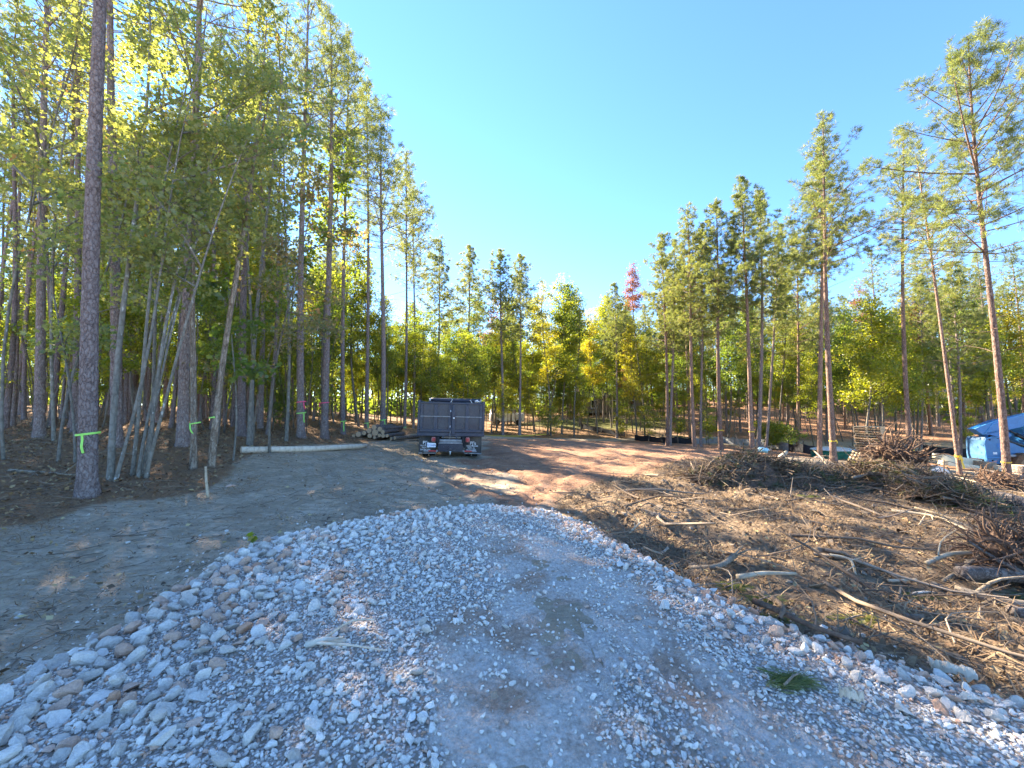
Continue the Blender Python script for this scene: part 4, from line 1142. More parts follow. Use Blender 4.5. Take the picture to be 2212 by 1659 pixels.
def lying(name, pts, dia, label, mat='dead_wood', cat='branch', taper=.5, k=8, twigs=0, seed=0, end=None, group=None, jit=.08):
    """pts: (px, py, lift) seen in the photo; dia in metres. One fallen stick, branch or log."""
    np.random.seed(seed + 1); g = np.random.default_rng(seed + 1)
    W = []
    for p in pts:
        x, y = ground_at(p[0], p[1], H); W.append((x, y, hz(x, y) + dia * .42 + (p[2] if len(p) > 2 else 0)))
    P = smooth_path(W, 12); c = P[0].copy(); P = P - c
    mb = MB(); rad = dia / 2 * np.linspace(1, taper, len(P)); 
    mb.tube(P, rad, k, True, jit)
    for _ in range(twigs):
        s = g.integers(2, len(P) - 1); d = unit(P[s] - P[s - 1]) * .7 + g.normal(size=3) * .5; d[2] = abs(d[2]) * .7
        L = g.uniform(.15, .5) * (1 + dia * 3)
        q = np.stack([P[s], P[s] + d * L * .5 + g.normal(size=3) * .03, P[s] + d * L + g.normal(size=3) * .06])
        mb.tube(smooth_path(q, 6), np.linspace(.28, .12, 6) * dia * .8, 5, False)
    o = mb.build(name, M[mat], True); o.location = c; tag(o, label, cat, group)
    if end:
        e = MB()
        for idx, nx in ((0, 1), (-1, -2)):
            d = unit(P[idx] - P[nx]); rr_ = rad[idx] * .97
            V, F = tube(np.stack([P[idx] - d * .01, P[idx] + d * .004]), rr_, 14, True); e.add(V, F)
        e.build('cut_face', M[end], False, True, o)
    return o
lying('log', [(519, 979), (650, 976), (790, 968)], .20, 'long peeled cream log lying at the foot of the ribboned pines', 'peeled', 'log', .8, 14, 0, 3, 'cut_end', jit=.03)
lying('branch', [(448, 1077, 0), (443, 1075, .26), (440, 1074, .52)], .05, 'broken pale stick poking upright from the earth before the slim trunks', 'pale_wood', 'stick', .7)
lying('branch', [(18, 1020), (110, 1026), (160, 1030)], .07, 'grey fallen branch on the straw at the far left', 'dead_wood', 'branch', .5, twigs=2, seed=8)
lying('branch', [(1633, 1322, .06), (1690, 1354, .08), (1760, 1388, .08), (1864, 1417, .06)], .055, 'long dark branch lying along the right edge of the gravel', 'root_wood', 'branch', .55, seed=12)
lying('branch', [(1595, 1266, .06), (1650, 1262, .08), (1722, 1258, .06)], .055, 'straight pale barked stick right of the gravel, with a green sprig at its thick end', 'pale_wood', 'branch', .5, twigs=0, seed=13)
lying('branch', [(1490, 1232), (1543, 1236, .03), (1590, 1220, .08)], .05, 'crooked brown root left of the straight pale stick', 'dead_wood', 'branch', 1.2, twigs=3, seed=14)
lying('branch', [(1792, 1210, .05), (1837, 1221, .05), (1850, 1245)], .035, 'small forked pale twig above the straight pale stick', 'pale_wood', 'twig', .7, twigs=2, seed=15)
lying('branch', [(1920, 1262, .02), (1982, 1262, .03)], .035, 'short straight stick lying below the tangle of roots', 'pale_wood', 'stick', .9, seed=16)
lying('wood_chip', [(1972, 1290), (1998, 1289, .02), (2020, 1285)], .05, 'split whitish piece of wood on the dark ground before the grey fallen trunk', 'peeled', 'wood piece', .4, 6, 0, 17)
lying('branch', [(1948, 1274, .03), (1946, 1290, .03), (1940, 1311)], .022, 'grey green bent twig standing in the dark mulch', 'dead_wood', 'twig', .6, seed=18)
lying('branch', [(1928, 1117, .1), (2003, 1134, .16), (2070, 1158, .15), (2138, 1184, .05)], .05, 'long pale branch slanting down to the root tangle at right', 'pale_wood', 'branch', .5, twigs=5, seed=19)
lying('branch', [(1980, 1122, .2), (2060, 1150, .2), (2150, 1190, .1)], .035, 'thinner branch lying just above the long pale slanting branch', 'dead_wood', 'branch', .6, twigs=5, seed=20)
lying('branch', [(1988, 1142, .05), (2004, 1128, .14)], .028, 'short twig standing across the long pale slanting branch', 'pale_wood', 'twig', .7, seed=21)
lying('branch', [(2003, 1230, .05), (2060, 1224, .14), (2116, 1224, .16), (2156, 1208, .2)], .05, 'curved tan branch reaching left out of the root tangle', 'pale_wood', 'branch', 1.2, twigs=4, seed=22)
lying('branch', [(2040, 1262, .02), (2100, 1240, .12), (2160, 1215, .25)], .035, 'thin forked branch under the curved tan branch', 'dead_wood', 'branch', .8, twigs=6, seed=23)
lying('log', [(2112, 1078, .12), (2170, 1098, .12), (2300, 1130, .1)], .24, 'thick dark trunk lying at the right edge behind the brush', 'log_bark', 'log', 1.0, 14, 0, 24, 'cut_end')
lying('log', [(2078, 1262, .06), (2150, 1266, .08), (2290, 1278, .05)], .15, 'brown fallen trunk under the root tangle at the right edge', 'log_bark', 'log', 1.0, 12, 3, 25)
lying('log', [(2064, 1282), (2130, 1302), (2290, 1330)], .10, 'slimmer grey fallen trunk in front of the brown one at the right edge', 'dead_wood', 'log', 1.1, 12, 2, 26)
lying('log', [(2186, 1330), (2300, 1345)], .10, 'stub of a dark trunk lowest at the right edge', 'log_bark', 'log', 1.0, 12, 0, 27)
lying('log', [(2040, 1034), (2080, 1042), (2115, 1053)], .17, 'sunlit brown log lying before the stump at right', 'pale_wood', 'log', 1.0, 12, 0, 28, 'cut_end')
lying('branch', [(660, 1409, .02), (700, 1404, .04), (748, 1400, .02)], .05, 'bleached piece of branch lying on the left part of the gravel', 'peeled', 'branch', .6, twigs=3, seed=29)
lying('branch', [(843, 1100), (885, 1103), (925, 1106)], .03, 'dark stick on the earth just beyond the gravel end', 'dead_wood', 'stick', .6, seed=30)
lying('branch', [(862, 1089), (930, 1087)], .025, 'pale stick lying behind the dark one beyond the gravel end', 'pale_wood', 'stick', .6, seed=31)
lying('branch', [(1360, 1160, .04), (1385, 1142, .08)], .03, 'pale forked twig sticking up at the right rim of the gravel', 'pale_wood', 'twig', .6, twigs=3, seed=32)
lying('log', [(1655, 1032, .12), (1678, 1018, .22), (1700, 1002, .42)], .19, 'pale split log leaning on the brush heap', 'pale_wood', 'log', .8, 10, 0, 33, 'cut_end')
lying('log', [(1482, 1034, .08), (1520, 1034, .12), (1556, 1042, .02)], .16, 'broken bark slab log at the left tip of the brush heap', 'pale_wood', 'log', .7, 8, 1, 34)
lying('branch', [(1532, 1012, .2), (1545, 1022, .2), (1556, 1035, .1)], .04, 'pale stick standing over the broken bark slab', 'pale_wood', 'stick', .7, seed=35)
lying('branch', [(1620, 1043, .1), (1650, 1038, .15), (1684, 1033, .2)], .06, 'pale forked stick before the pale split log', 'pale_wood', 'stick', .7, twigs=2, seed=36)
lying('branch', [(1612, 1000, .55), (1630, 1005, .4), (1648, 1012, .2)], .07, 'dark stub branch rising from the top of the brush heap', 'root_wood', 'branch', .7, twigs=4, seed=37)
lying('branch', [(1760, 1012, .65), (1785, 1030, .4), (1815, 1062, .05)], .05, 'grey limb slanting down across the middle of the brush heap', 'dead_wood', 'branch', .7, twigs=4, seed=38)
lying('branch', [(1725, 1052, .02), (1768, 1040, .15)], .06, 'bright broken stub sticking out before the brush heap', 'pale_wood', 'stick', .8, seed=39)
lying('branch', [(1845, 1060, .3), (1900, 1052, .35), (1945, 1046, .3)], .07, 'grey limb lying across the foot of the uprooted stump', 'dead_wood', 'branch', .7, twigs=3, seed=40)

# ------------------------------------------------------------------ stacked logs
def log_stack():
    E = [(1457, 318, 20), (1513, 298, 32), (1580, 282, 27), (1640, 253, 32), (1702, 215, 32), (1648, 315, 28), (1712, 278, 40), (1770, 235, 30), (1805, 270, 25), (1705, 337, 19), (1765, 310, 22), (1808, 316, 24), (1857, 316, 20), (1905, 352, 22), (1950, 342, 22)]
    where = ['lowest at the left tip of the stack', 'second from the left tip of the stack', 'between the two thick ones on the left slope', 'high on the left slope', 'topmost of the stack', 'low under the thickest log', 'thickest, at the heart of the stack', 'right beside the topmost', 'on the right slope under the topmost', 'thinnest, on the ground below the thickest', 'right of the thickest, low', 'third from the right in the low row', 'second last in the low row', 'nearest the ground at the right end', 'last at the right end, its body showing longest']
    g = np.random.default_rng(4)
    for i, (cx, cy, rp) in enumerate(E):
        px = (680 + cx / 4.096) * .7373; py = (1200 + cy / 4.096) * .7373
        d = 18.4; r = pixray(px, py); x = r[0] / r[1] * d; z = 1.7 + r[2] / r[1] * d; rad = rp / 4.096 * .7373 * d / 831 * 1.02
        L = (3.2 if i in (13, 14) else 2.2) * g.uniform(.9, 1.15)
        dr = np.array((.62, .78, .0)) if i >= 13 else np.array((.12, .99, -.02)); dr[:2] += g.normal(size=2) * .03
        mb = MB(); np.random.seed(i)
        mb.tube(np.stack([dr * L * q for q in np.linspace(0, 1, 5)]), rad * np.linspace(1, .9, 5), 14, True, .02)
        o = mb.build('log', M['log_bark'], True); o.location = (x, d, z)
        tag(o, 'cut log, ' + where[i], 'log', 'cut logs stacked left of the truck')
        e = MB(); e.tube(np.stack([dr * -.012, dr * .01]), rad * .96, 16, True); e.build('cut_face', M['cut_end'], False, True, o)
log_stack()

# ------------------------------------------------------------------ dump truck
def dusty(name, col, dust, sc=3.0, rough=.45, amt=.6):
    t = NT(name); c = t.coord(); n = t.noise(t.mapping(c, (1, 1, .45)), sc, 6, .68); n2 = t.noise(c, 26, 4, .7)
    f = t.math('MULTIPLY', t.ramp(t.math('ADD', t.math('MULTIPLY', n, .75), t.math('MULTIPLY', n2, .25)), [(.46, (0, 0, 0)), (.68, (1, 1, 1))]), amt)
    dn = t.noise(c, 2.1, 2, .5)
    t.bsdf(t.mix(f, col, dust), t.math('ADD', t.math('MULTIPLY', f, .4), rough, True), normal=t.bump(dn, .25, .05), spec=.5); return t.m
M['truck_blue'] = dusty('dusty_blue_black_paint', (.011, .018, .04), (.12, .10, .08), 2.6, .28, .5)
M['truck_trim'] = dusty('dusty_dark_steel', (.022, .03, .055), (.15, .125, .105), 3.4, .40, .5)
M['black'] = simple('black_rubber', (.022, .021, .021), .75, 0, .3, .4, 20, .3)
M['flap'] = dusty('dusty_mud_flap', (.03, .029, .028), (.20, .165, .13), 2.5, .7, .7)
M['dark'] = simple('dark_frame_steel', (.02, .02, .022), .7, 0, .3)
M['red_lens'] = simple('red_lens', (.45, .03, .035), .25, 0, .6)
M['red_rim'] = simple('pale_red_lens_rim', (.55, .22, .2), .35, 0, .5)
M['white'] = simple('white_paint', (.75, .75, .74), .55)
M['grey_steel'] = simple('worn_grey_steel', (.28, .28, .28), .5, .2, .5, .3, 9)
M['plate_white'] = simple('licence_plate_white', (.72, .75, .8), .4)
M['plate_blue'] = simple('plate_print_blue', (.12, .18, .34), .5)
M['tarp'] = simple('dark_rolled_tarp', (.02, .026, .045), .6, 0, .4, .4, 14, .4)
M['glass'] = simple('dark_window_glass', (.015, .02, .025), .06, 0, .6)
def text_part(body, size, loc, mat, parent, name='lettering', align='LEFT', rot=(R(90), 0, 0), ext=.0015):
    cu = bpy.data.curves.new(name, 'FONT'); cu.body = body; cu.size = size; cu.extrude = ext; cu.align_x = align; cu.offset = size * .012
    cu.materials.append(M[mat])
    tmp = bpy.data.objects.new('tmp', cu); COL.objects.link(tmp)
    me = bpy.data.meshes.new_from_object(tmp.evaluated_get(bpy.context.evaluated_depsgraph_get())); bpy.data.objects.remove(tmp)
    return put(name, me, parent, loc, rot)
def wheel(parent, x, y, r, w, outer=1, tread=0, tyre_mat='black', rim_mat='grey_steel', blocks=None):
    prof = [(-.5, .62), (-.5, .90), (-.40, 1.0), (.40, 1.0), (.5, .90), (.5, .62)]
    n = 36; V = []; 
    for a in range(n):
        t = 2 * math.pi * a / n
        for (u, q) in prof: V.append((u * w, q * r * math.cos(t), q * r * math.sin(t)))
    k = len(prof); i = np.arange(n)[:, None] * k; i2 = (np.arange(n)[:, None] + 1) % n * k; j = np.arange(k - 1)[None]
    F = np.stack([i + j, i2 + j, i2 + j + 1, i + j + 1], -1).reshape(-1, 4)
    mb = MB(); mb.add(V, F)
    nb = blocks or 30
    for a in range(nb):
        t = 2 * math.pi * a / nb
        for s in (-1, 1):
            c = (s * w * .24, r * 1.0 * math.cos(t + s * .06), r * 1.0 * math.sin(t + s * .06))
            mb.box(c, (w * .42, r * (4.2 / nb), r * (.05 if not blocks else .12)), (t + s * .06 - math.pi / 2, 0, 0))
    ty = mb.build('wheel', M[tyre_mat], False, True, parent); ty.location = (x, y, r)
    m2 = MB()
    V, F = tube([(-w * .3, 0, 0), (w * .3 * 1, 0, 0)], r * .63, 24); m2.add(V, F)
    V, F = tube([(outer * w * .3, 0, 0), (outer * w * .42, 0, 0)], r * .26, 16); m2.add(V, F)
    for a in range(8):
        t = a * math.pi / 4; m2.tube([(outer * w * .28, r * .42 * math.cos(t), r * .42 * math.sin(t)), (outer * w * .36, r * .42 * math.cos(t), r * .42 * math.sin(t))], r * .05, 6)
    m2.build('rim', M[rim_mat], False, True, ty)
    return ty
def truck():
    x, y = at_depth(973, 13.6)
    roll = R(1.5)
    o = thing('dump_truck', 'dark blue dump truck parked tail on, rear barn doors shut and tarp rolled on top', 'truck', (x, y, hz(x, y) - .02), Euler((0, roll, R(8.5)), 'XYZ'))
    W = 2.30; zb, zt = .92, 1.97
    S = 1.0
    # bed: local -y is the rear, +y the front
    b = MB()
    b.box((0, 2.3, zb - .03), (W - .06, 4.55, .10))
    for s in (-1, 1):
        b.box((s * (W / 2 - .05), 2.3, (zb + zt) / 2), (.05, 4.5, zt - zb))
        for q in range(8): b.box((s * (W / 2 - .0), .22 + q * .6, (zb + zt) / 2 - .01), (.08, .09, zt - zb - .06), None, .008)
        b.box((s * (W / 2 - .02), 2.3, zt + .0), (.12, 4.52, .08), None, .01)
    b.box((0, 4.55, (zb + zt) / 2 + .1), (W - .1, .06, zt - zb + .3))
    b.build('bed', M['truck_blue'], False, True, o)
    rf = MB()
    rf.box((0, .0, zb - .075), (W + .04, .12, .13), None, .012)
    for s in (-1, 1): rf.box((s * (W / 2 - .035), .0, (zb + zt) / 2 + .02), (.075, .12, zt - zb + .08), None, .01)
    for cx in (-.27, .20): rf.box((cx, -.02, zb - .16), (.05, .1, .09))
    rf.build('rear_frame', M['truck_trim'], False, True, o)
    for s in (-1, 1):
        dw = W / 2 - .085; cx = s * (dw / 2 + .012)
        d = MB(); z0, z1 = zb + .005, zt - .005
        d.box((cx, -.012, (z0 + z1) / 2), (dw, .03, z1 - z0))
        door = d.build('door', M['truck_blue'], False, True, o)
        f = MB(); yf = -.062
        for cz, hh in ((z0 + .045, .09), (z1 - .03, .06)): f.box((cx, yf, cz), (dw, .055, hh), None, .008)
        for fx in (-.5, .5): f.box((cx + fx * (dw - .10), yf, (z0 + z1) / 2), (.10, .052, z1 - z0 - .16), None, .008)
        f.box((cx, yf, (z0 + z1) / 2), (.13, .050, z1 - z0 - .16), None, .008)
        f.build('door_frame', M['truck_trim'], False, True, door)
        r_ = MB(); r_.box((cx, -.088, (z0 + z1) / 2 + .02), (dw - .02, .016, .022)); r_.build('rail', M['grey_steel'], False, True, door)
        hg = MB()
        for hz_ in (z0 + .12, z1 - .22): hg.box((s * (W / 2 - .06), -.09, hz_), (.16, .03, .045), None, .005); hg.tube([(s * (W / 2 - .03), -.09, hz_ - .05), (s * (W / 2 - .03), -.09, hz_ + .05)], .02, 8)
        hg.build('hinge', M['truck_trim'], False, True, door)
    lk = MB(); lk.box((.075, -.10, 1.28), (.12, .03, .86), None, .006); lk.tube([(-.02, -.10, zb - .1), (-.02, -.10, zt)], .016, 8)
    lk.build('locking_bar', M['truck_trim'], False, True, o)
    kn = MB(); kn.box((.08, -.125, 1.42), (.06, .02, .045), None, .008)
    for z_ in (1.66, 1.12): kn.box((-.035, -.122, z_), (.022, .02, .07), None, .006)
    kn.build('latch', M['white'], False, True, o)
    ch = MB(); 
    for q in range(16): ch.box((-.03 + .006 * math.sin(q), -.135, zb + .05 - q * .028), (.014, .012, .026), (0, 0, q * 1.57))
    ch.build('chain', M['grey_steel'], False, True, o)
    tr = MB()
    n = 15; xs = np.linspace(-.74, 1.02, n); np.random.seed(3)
    tr.tube(np.stack([xs, np.full(n, .22), 2.045 - .01 * np.cos(xs * 3)], 1), .058 + .008 * np.random.rand(n), 12, True, .06)
    tp = tr.build('tarp_roll', M['tarp'], True, True, o)
    for xx in ((-.80, -.74), (.80, 1.04)):
        c_ = MB(); c_.tube([(xx[0], .22, 2.05), (xx[1], .22, 2.05)], .062 if xx[0] > 0 else .04, 12); c_.build('tarp_end', M['white'], True, True, tp)
    for xa in (-.02, .68):
        s_ = MB(); s_.box((xa, .16, 2.02), (.022, .012, .13), (R(14), R(25 if xa < .3 else -32), 0)); s_.box((xa, .22, 2.108), (.022, .09, .008)); s_.build('strap', M['white'], False, True, tp)
    # chassis and rear gear
    c = MB()
    for s in (-1, 1): c.box((s * .43, 2.9, .66), (.09, 6.2, .2))
    c.box((0, .02, .80), (.95, .10, .08)); c.box((0, .35, .62), (1.9, .10, .10)); c.box((0, .9, .42), (1.7, .16, .16))
    for s in (-1, 1): c.box((s * .47, -.02, .60), (.05, .06, .42))
    c.build('chassis', M['dark'], False, True, o)
    bb = MB(); bb.box((0, -.05, .55), (.84, .10, .06), None, .01); bb.box((0, -.03, .63), (.84, .12, .08), None, .015); bb.build('step_bumper', M['grey_steel'], False, True, o)
    hp = MB(); hp.box((0, -.075, .38), (.86, .05, .27), None, .008)
    for s in (-1, 1): hp.tube([(s * .25, -.13, .37), (s * .25, -.07, .37)], .045, 12); hp.box((s * .25, -.12, .37), (.12, .03, .03)); hp.box((s * .25, -.11, .30), (.05, .04, .06))
    hp.box((0, -.13, .36), (.14, .10, .14), (0, R(45), 0), .01); hp.box((0, -.15, .36), (.08, .08, .08))
    hp.build('hitch_plate', M['truck_blue'], False, True, o)
    pin = MB(); pin.tube([(0, -.15, .16), (0, -.15, .3)], .012, 8); pin.box((0, -.15, .255), (.06, .03, .03)); pin.build('hitch_pin', M['white'], False, True, o)
    for s in (-1, 1):
        l = MB(); l.box((s * .585, -.03, .66), (.15, .06, .17), None, .035); L_ = l.build('tail_light', M['red_rim'], False, True, o)
        l2 = MB(); l2.box((s * .585, -.064, .66), (.10, .02, .11), None, .008); l2.build('lens', M['red_lens'], False, True, L_)
        br = MB(); br.box((s * .585, .03, .62), (.07, .06, .2)); br.build('light_bracket', M['dark'], False, True, L_)
        bar = MB(); bar.box((s * .66, -.045, .265), (.50, .04, .05), None, .006); bq = bar.build('bumper_bar', M['grey_steel'], False, True, o)
        st = MB(); st.box((s * .62, -.068, .268), (.26, .006, .044)); st.build('reflector', M['red_lens'], False, True, bq)
        fl = MB(); n = 7
        zz = np.linspace(.16, .82, n); fx = np.linspace(-.30, .30, 5); A, Bz = np.meshgrid(fx, zz)
        Yf = .22 + .02 * np.sin(A * 9) * (1 - (Bz - .16) / .66) - .05 * (1 - (Bz - .16) / .66)
        for dy, in ((0,), (.012,)):
            V = np.stack([A + s * .80, Yf + dy, Bz], -1).reshape(-1, 3); i = np.arange(n - 1)[:, None] * 5; j = np.arange(4)[None]
            fl.add(V, np.stack([i + j, i + j + 1, i + 6 + j, i + 5 + j], -1).reshape(-1, 4))
        F_ = fl.build('mud_flap', M['flap'], True, True, o)
        w_ = MB(); w_.box((s * .80, .17, .165), (.60, .03, .03)); w_.build('flap_weight', M['grey_steel'], False, True, F_)
        text_part("PJ's", .165, (s * .80 - .17 + (.0 if s < 0 else .05), .165, .475), 'white', F_)
        text_part('TRUCK BODIES', .062, (s * .80 - .25, .163, .405), 'white', F_)
        text_part('TROY, AL', .062, (s * .80 - .20, .160, .335), 'white', F_)
        text_part('334-566-6800' if s < 0 else '334-566-6800', .062, (s * .80 - .25, .157, .265), 'white', F_)
        for q in (0, 1): wheel(o, s * (.63 + .26 * q) if False else s * (.655 + .245 * q), .80, .40, .21, s if q else -s)
        wheel(o, s * .93, 5.6, .40, .22, s)
        fd = MB(); fd.box((s * .78, .95, .88), (.56, 1.0, .03), None, .01); fd.build('fender', M['dark'], False, True, o)
    pl = MB(); pl.box((-.655, -.075, .47), (.30, .006, .15), None, .0); P_ = pl.build('licence_plate', M['plate_white'], False, True, o)
    text_part('TC1640X', .082, (-.655, -.0795, .437), 'plate_blue', P_, 'plate_number', 'CENTER')
    # cab and bonnet ahead of the bed
    cb = MB()
    V = [(-1, 4.75, .62), (1, 4.75, .62), (1, 6.05, .62), (-1, 6.05, .62), (-1, 4.75, 1.45), (1, 4.75, 1.45), (1, 6.15, 1.40), (-1, 6.15, 1.40), (-.86, 4.8, 1.93), (.86, 4.8, 1.93), (.84, 5.6, 1.93), (-.84, 5.6, 1.93)]
    cb.add(V, np.array([(0, 3, 2, 1), (0, 1, 5, 4), (1, 2, 6, 5), (3, 0, 4, 7), (2, 3, 7, 6), (4, 5, 9, 8), (5, 6, 10, 9), (6, 7, 11, 10), (7, 4, 8, 11), (8, 9, 10, 11)]))
    cb.box((0, 6.65, .98), (1.5, 1.2, .72), None, .12)
    cab = cb.build('cab', M['truck_blue'], False, True, o)
    gw = MB(); gw.box((0, 4.77, 1.68), (1.3, .02, .34)); gw.box((0, 5.89, 1.66), (1.5, .02, .5), (R(46), 0, 0))
    for s in (-1, 1): gw.box((s * .965, 5.25, 1.66), (.02, .75, .36), (0, R(-s * 16), 0))
    gw.build('window', M['glass'], False, True, cab)
    fb = MB(); fb.box((0, 7.3, .58), (2.1, .12, .26), None, .04); fb.build('front_bumper', M['grey_steel'], False, True, cab)
    for s in (-1, 1):
        hl = MB(); hl.box((s * .6, 7.26, .98), (.24, .04, .18), None, .02); hl.build('headlight', M['plate_white'], False, True, cab)
        mr = MB(); mr.box((s * 1.16, 5.75, 1.62), (.06, .04, .34), None, .015); mr.tube([(s * .98, 5.75, 1.6), (s * 1.15, 5.75, 1.6)], .015, 6); mr.build('mirror', M['dark'], False, True, cab)
        ff = MB(); ff.box((s * .92, 5.75, .88), (.3, 1.1, .06), None, .02); ff.build('front_fender', M['truck_blue'], False, True, cab)
truck()

# ------------------------------------------------------------------ telehandler
M['lift_blue'] = simple('machine_blue_paint', (.018, .17, .42), .38, 0, .5, .12, 4)
M['lift_pale'] = simple('pale_blue_edge', (.10, .33, .62), .4, 0, .5)
M['mud_tyre'] = simple('mud_caked_tyre', (.19, .105, .06), .95, 0, .1, .4, 14, .6)
M['mud_rim'] = simple('muddy_rim', (.42, .26, .15), .9, 0, .2, .3, 14, .3)
M['ram'] = simple('black_hydraulic_steel', (.025, .023, .022), .4, 0, .5)
def telehandler():
    d = 22.5; x0, y0 = at_depth(2104, d); z0 = 1.7 - d * (998 - 880) / 831.0 - .62
    CP_z = hz(x0, y0)
    o = thing('telehandler', 'blue telescopic handler with muddy wheels at the right edge, boom rising to the right', 'telehandler', (x0, y0, min(z0, CP_z + .05)), (0, 0, R(-6)))
    b = MB()
    # rear engine cover seen from its side
    pr = [(.05, .62), (.0, 1.1), (.02, 1.95), (.12, 2.12), (1.0, 2.05), (1.9, 1.55), (2.6, 1.42), (3.0, 1.2), (3.0, .75), (1.9, .62)]
    n = len(pr)
    V = [(a, -.45, c) for a, c in pr] + [(a, .55, c) for a, c in pr]
    b.add(V, [np.array([list(range(n))]), np.array([list(range(2 * n - 1, n - 1, -1))]), np.array([[i, n + i, n + (i + 1) % n, (i + 1) % n] for i in range(n)])])
    M['cover_blue'] = simple('dusty_pale_blue_cover', (.07, .19, .36), .5, 0, .4, .15, 3)
    body = b.build('engine_cover', M['cover_blue'], False, True, o)
    e = MB()
    e.tube(smooth_path([(.06, -.47, .75), (.02, -.47, 1.4), (.07, -.47, 2.0), (.3, -.47, 2.12), (.9, -.47, 2.06)], 20), .022, 8)
    e.tube([(.06, -.47, .98), (1.5, -.47, .96)], .02, 8); e.build('edge_trim', M['lift_pale'], True, True, body)
    lb = MB(); lb.box((.50, -.456, 1.22), (.2, .01, .12)); lb.build('label_plate', M['white'], False, True, body)
    vn = MB(); vn.tube([(.35, -.46, .80), (.35, -.44, .80)], .05, 12); vn.tube([(.9, -.46, .80), (.9, -.44, .80)], .05, 12); vn.tube([(.28, -.46, 1.98), (.28, -.44, 1.98)], .05, 12); vn.build('vent', M['dark'], False, True, body)
    v2 = MB(); v2.box((.75, -.456, 1.62), (.26, .012, .3), None, .0)
    for q in range(5): v2.box((.75, -.464, 1.52 + q * .05), (.22, .012, .02))
    v2.build('louvre', M['lift_blue'], False, True, body)
    # boom: box beam rising to the right, its slanted tail overhanging at left
    ang = R(13.5); ca, sa = math.cos(ang), math.sin(ang)
    def bm_(u, v): return (-.2 + u * ca - v * sa, 2.17 + u * sa + v * ca)
    bo = MB(); out = [bm_(.32, 0), bm_(0, .42), bm_(1.15, .62), bm_(6.6, .62), bm_(6.6, .02), bm_(1.4, -.02)]
    n = len(out); V = [(a, -.30, c) for a, c in out] + [(a, .12, c) for a, c in out]
    bo.add(V, [np.array([list(range(n))]), np.array([list(range(2 * n - 1, n - 1, -1))]), np.array([[i, n + i, n + (i + 1) % n, (i + 1) % n] for i in range(n)])])
    boom = bo.build('boom', M['lift_blue'], False, True, o)
    et = MB(); et.tube([(bm_(0, .42)[0], -.30, bm_(0, .42)[1]), (bm_(1.15, .62)[0], -.30, bm_(1.15, .62)[1]), (bm_(6.6, .62)[0], -.30, bm_(6.6, .62)[1])], .025, 6)
    et.tube([(bm_(.38, 0)[0], -.31, bm_(.38, 0)[1]), (bm_(1.0, .5)[0], -.31, bm_(1.0, .5)[1]), (bm_(1.7, .55)[0], -.31, bm_(1.7, .55)[1])], .022, 6); et.build('edge_trim', M['lift_pale'], True, True, boom)
    ib = MB(); c0 = bm_(6.5, .3); c1 = bm_(8.4, .3); ib.tube([(c0[0], -.09, c0[1]), (c1[0], -.09, c1[1])], .2, 4, True); ib.build('inner_boom', M['grey_steel'], False, True, boom)
    ra = MB(); ra.tube([(.35, -.38, 2.2), (1.7, -.40, 1.75), (3.3, -.38, 1.2)], .075, 10); ra.tube([(1.75, -.36, 2.28), (3.4, -.38, 1.42)], .11, 12); ra.tube([(1.4, -.36, 2.5), (1.9, -.36, 2.2)], .05, 10); ra.build('hydraulic_ram', M['ram'], True, True, o)
    mt = MB(); mt.box((.95, -.05, 2.28), (1.3, .5, .55), (0, R(-12), 0), .05); mt.build('boom_mount', M['lift_blue'], False, True, o)
    fr = MB(); fr.box((2.6, 0, .72), (5.2, .7, .34), None, .04); fr.box((1.62, 0, .62), (.3, 1.5, .3)); fr.box((4.6, 0, .62), (.3, 1.5, .3)); fr.build('chassis', M['dark'], False, True, o)
    mg = MB(); mg.box((1.0, -.62, 1.12), (.42, .4, .14), None, .04); mg.build('mudguard', M['grey_steel'], False, True, o)
    cab = MB(); cab.box((3.6, .75, 1.95), (1.4, .9, 1.7), None, .08); cb = cab.build('cab', M['lift_blue'], False, True, o)
    cw = MB(); cw.box((3.6, .29, 2.2), (1.1, .02, .9)); cw.box((3.6, 1.21, 2.2), (1.1, .02, .9)); cw.build('window', M['glass'], False, True, cb)
    for yy in (-.74, .80):
        for xx in (1.62, 4.6):
            p = put('axle_hub', None, o, (xx, yy, 0), (0, 0, R(90)))
            wheel_at = MB()
            ty = wheel(p, 0, 0, .62, .42, -1 if yy < 0 else 1, blocks=20, tyre_mat='mud_tyre', rim_mat='mud_rim')
            # keep three levels only: the wheel hangs directly on the machine
            rim = ty.children[0]
            Mx = Matrix.Translation((xx, yy, .62)) @ Matrix.Rotation(R(-90 if yy < 0 else 90), 4, 'Z') @ Matrix.Identity(4)
            ty.parent = o; ty.matrix_local = Matrix.Translation((xx, yy, .62)) @ Matrix.Rotation(R(90), 4, 'Z')
            bpy.data.objects.remove(p)
    fk = MB(); 
    for yy in (-.3, .3): fk.box((9.2, yy - .1, 1.2), (1.2, .12, .05))
    fk.box((8.5, -.1, 1.6), (.08, 1.1, .9)); fk.tube([(c1[0], -.09, c1[1]), (8.5, -.1, 1.8)], .1, 8); fk.build('fork_carriage', M['ram'], False, True, o)
telehandler()

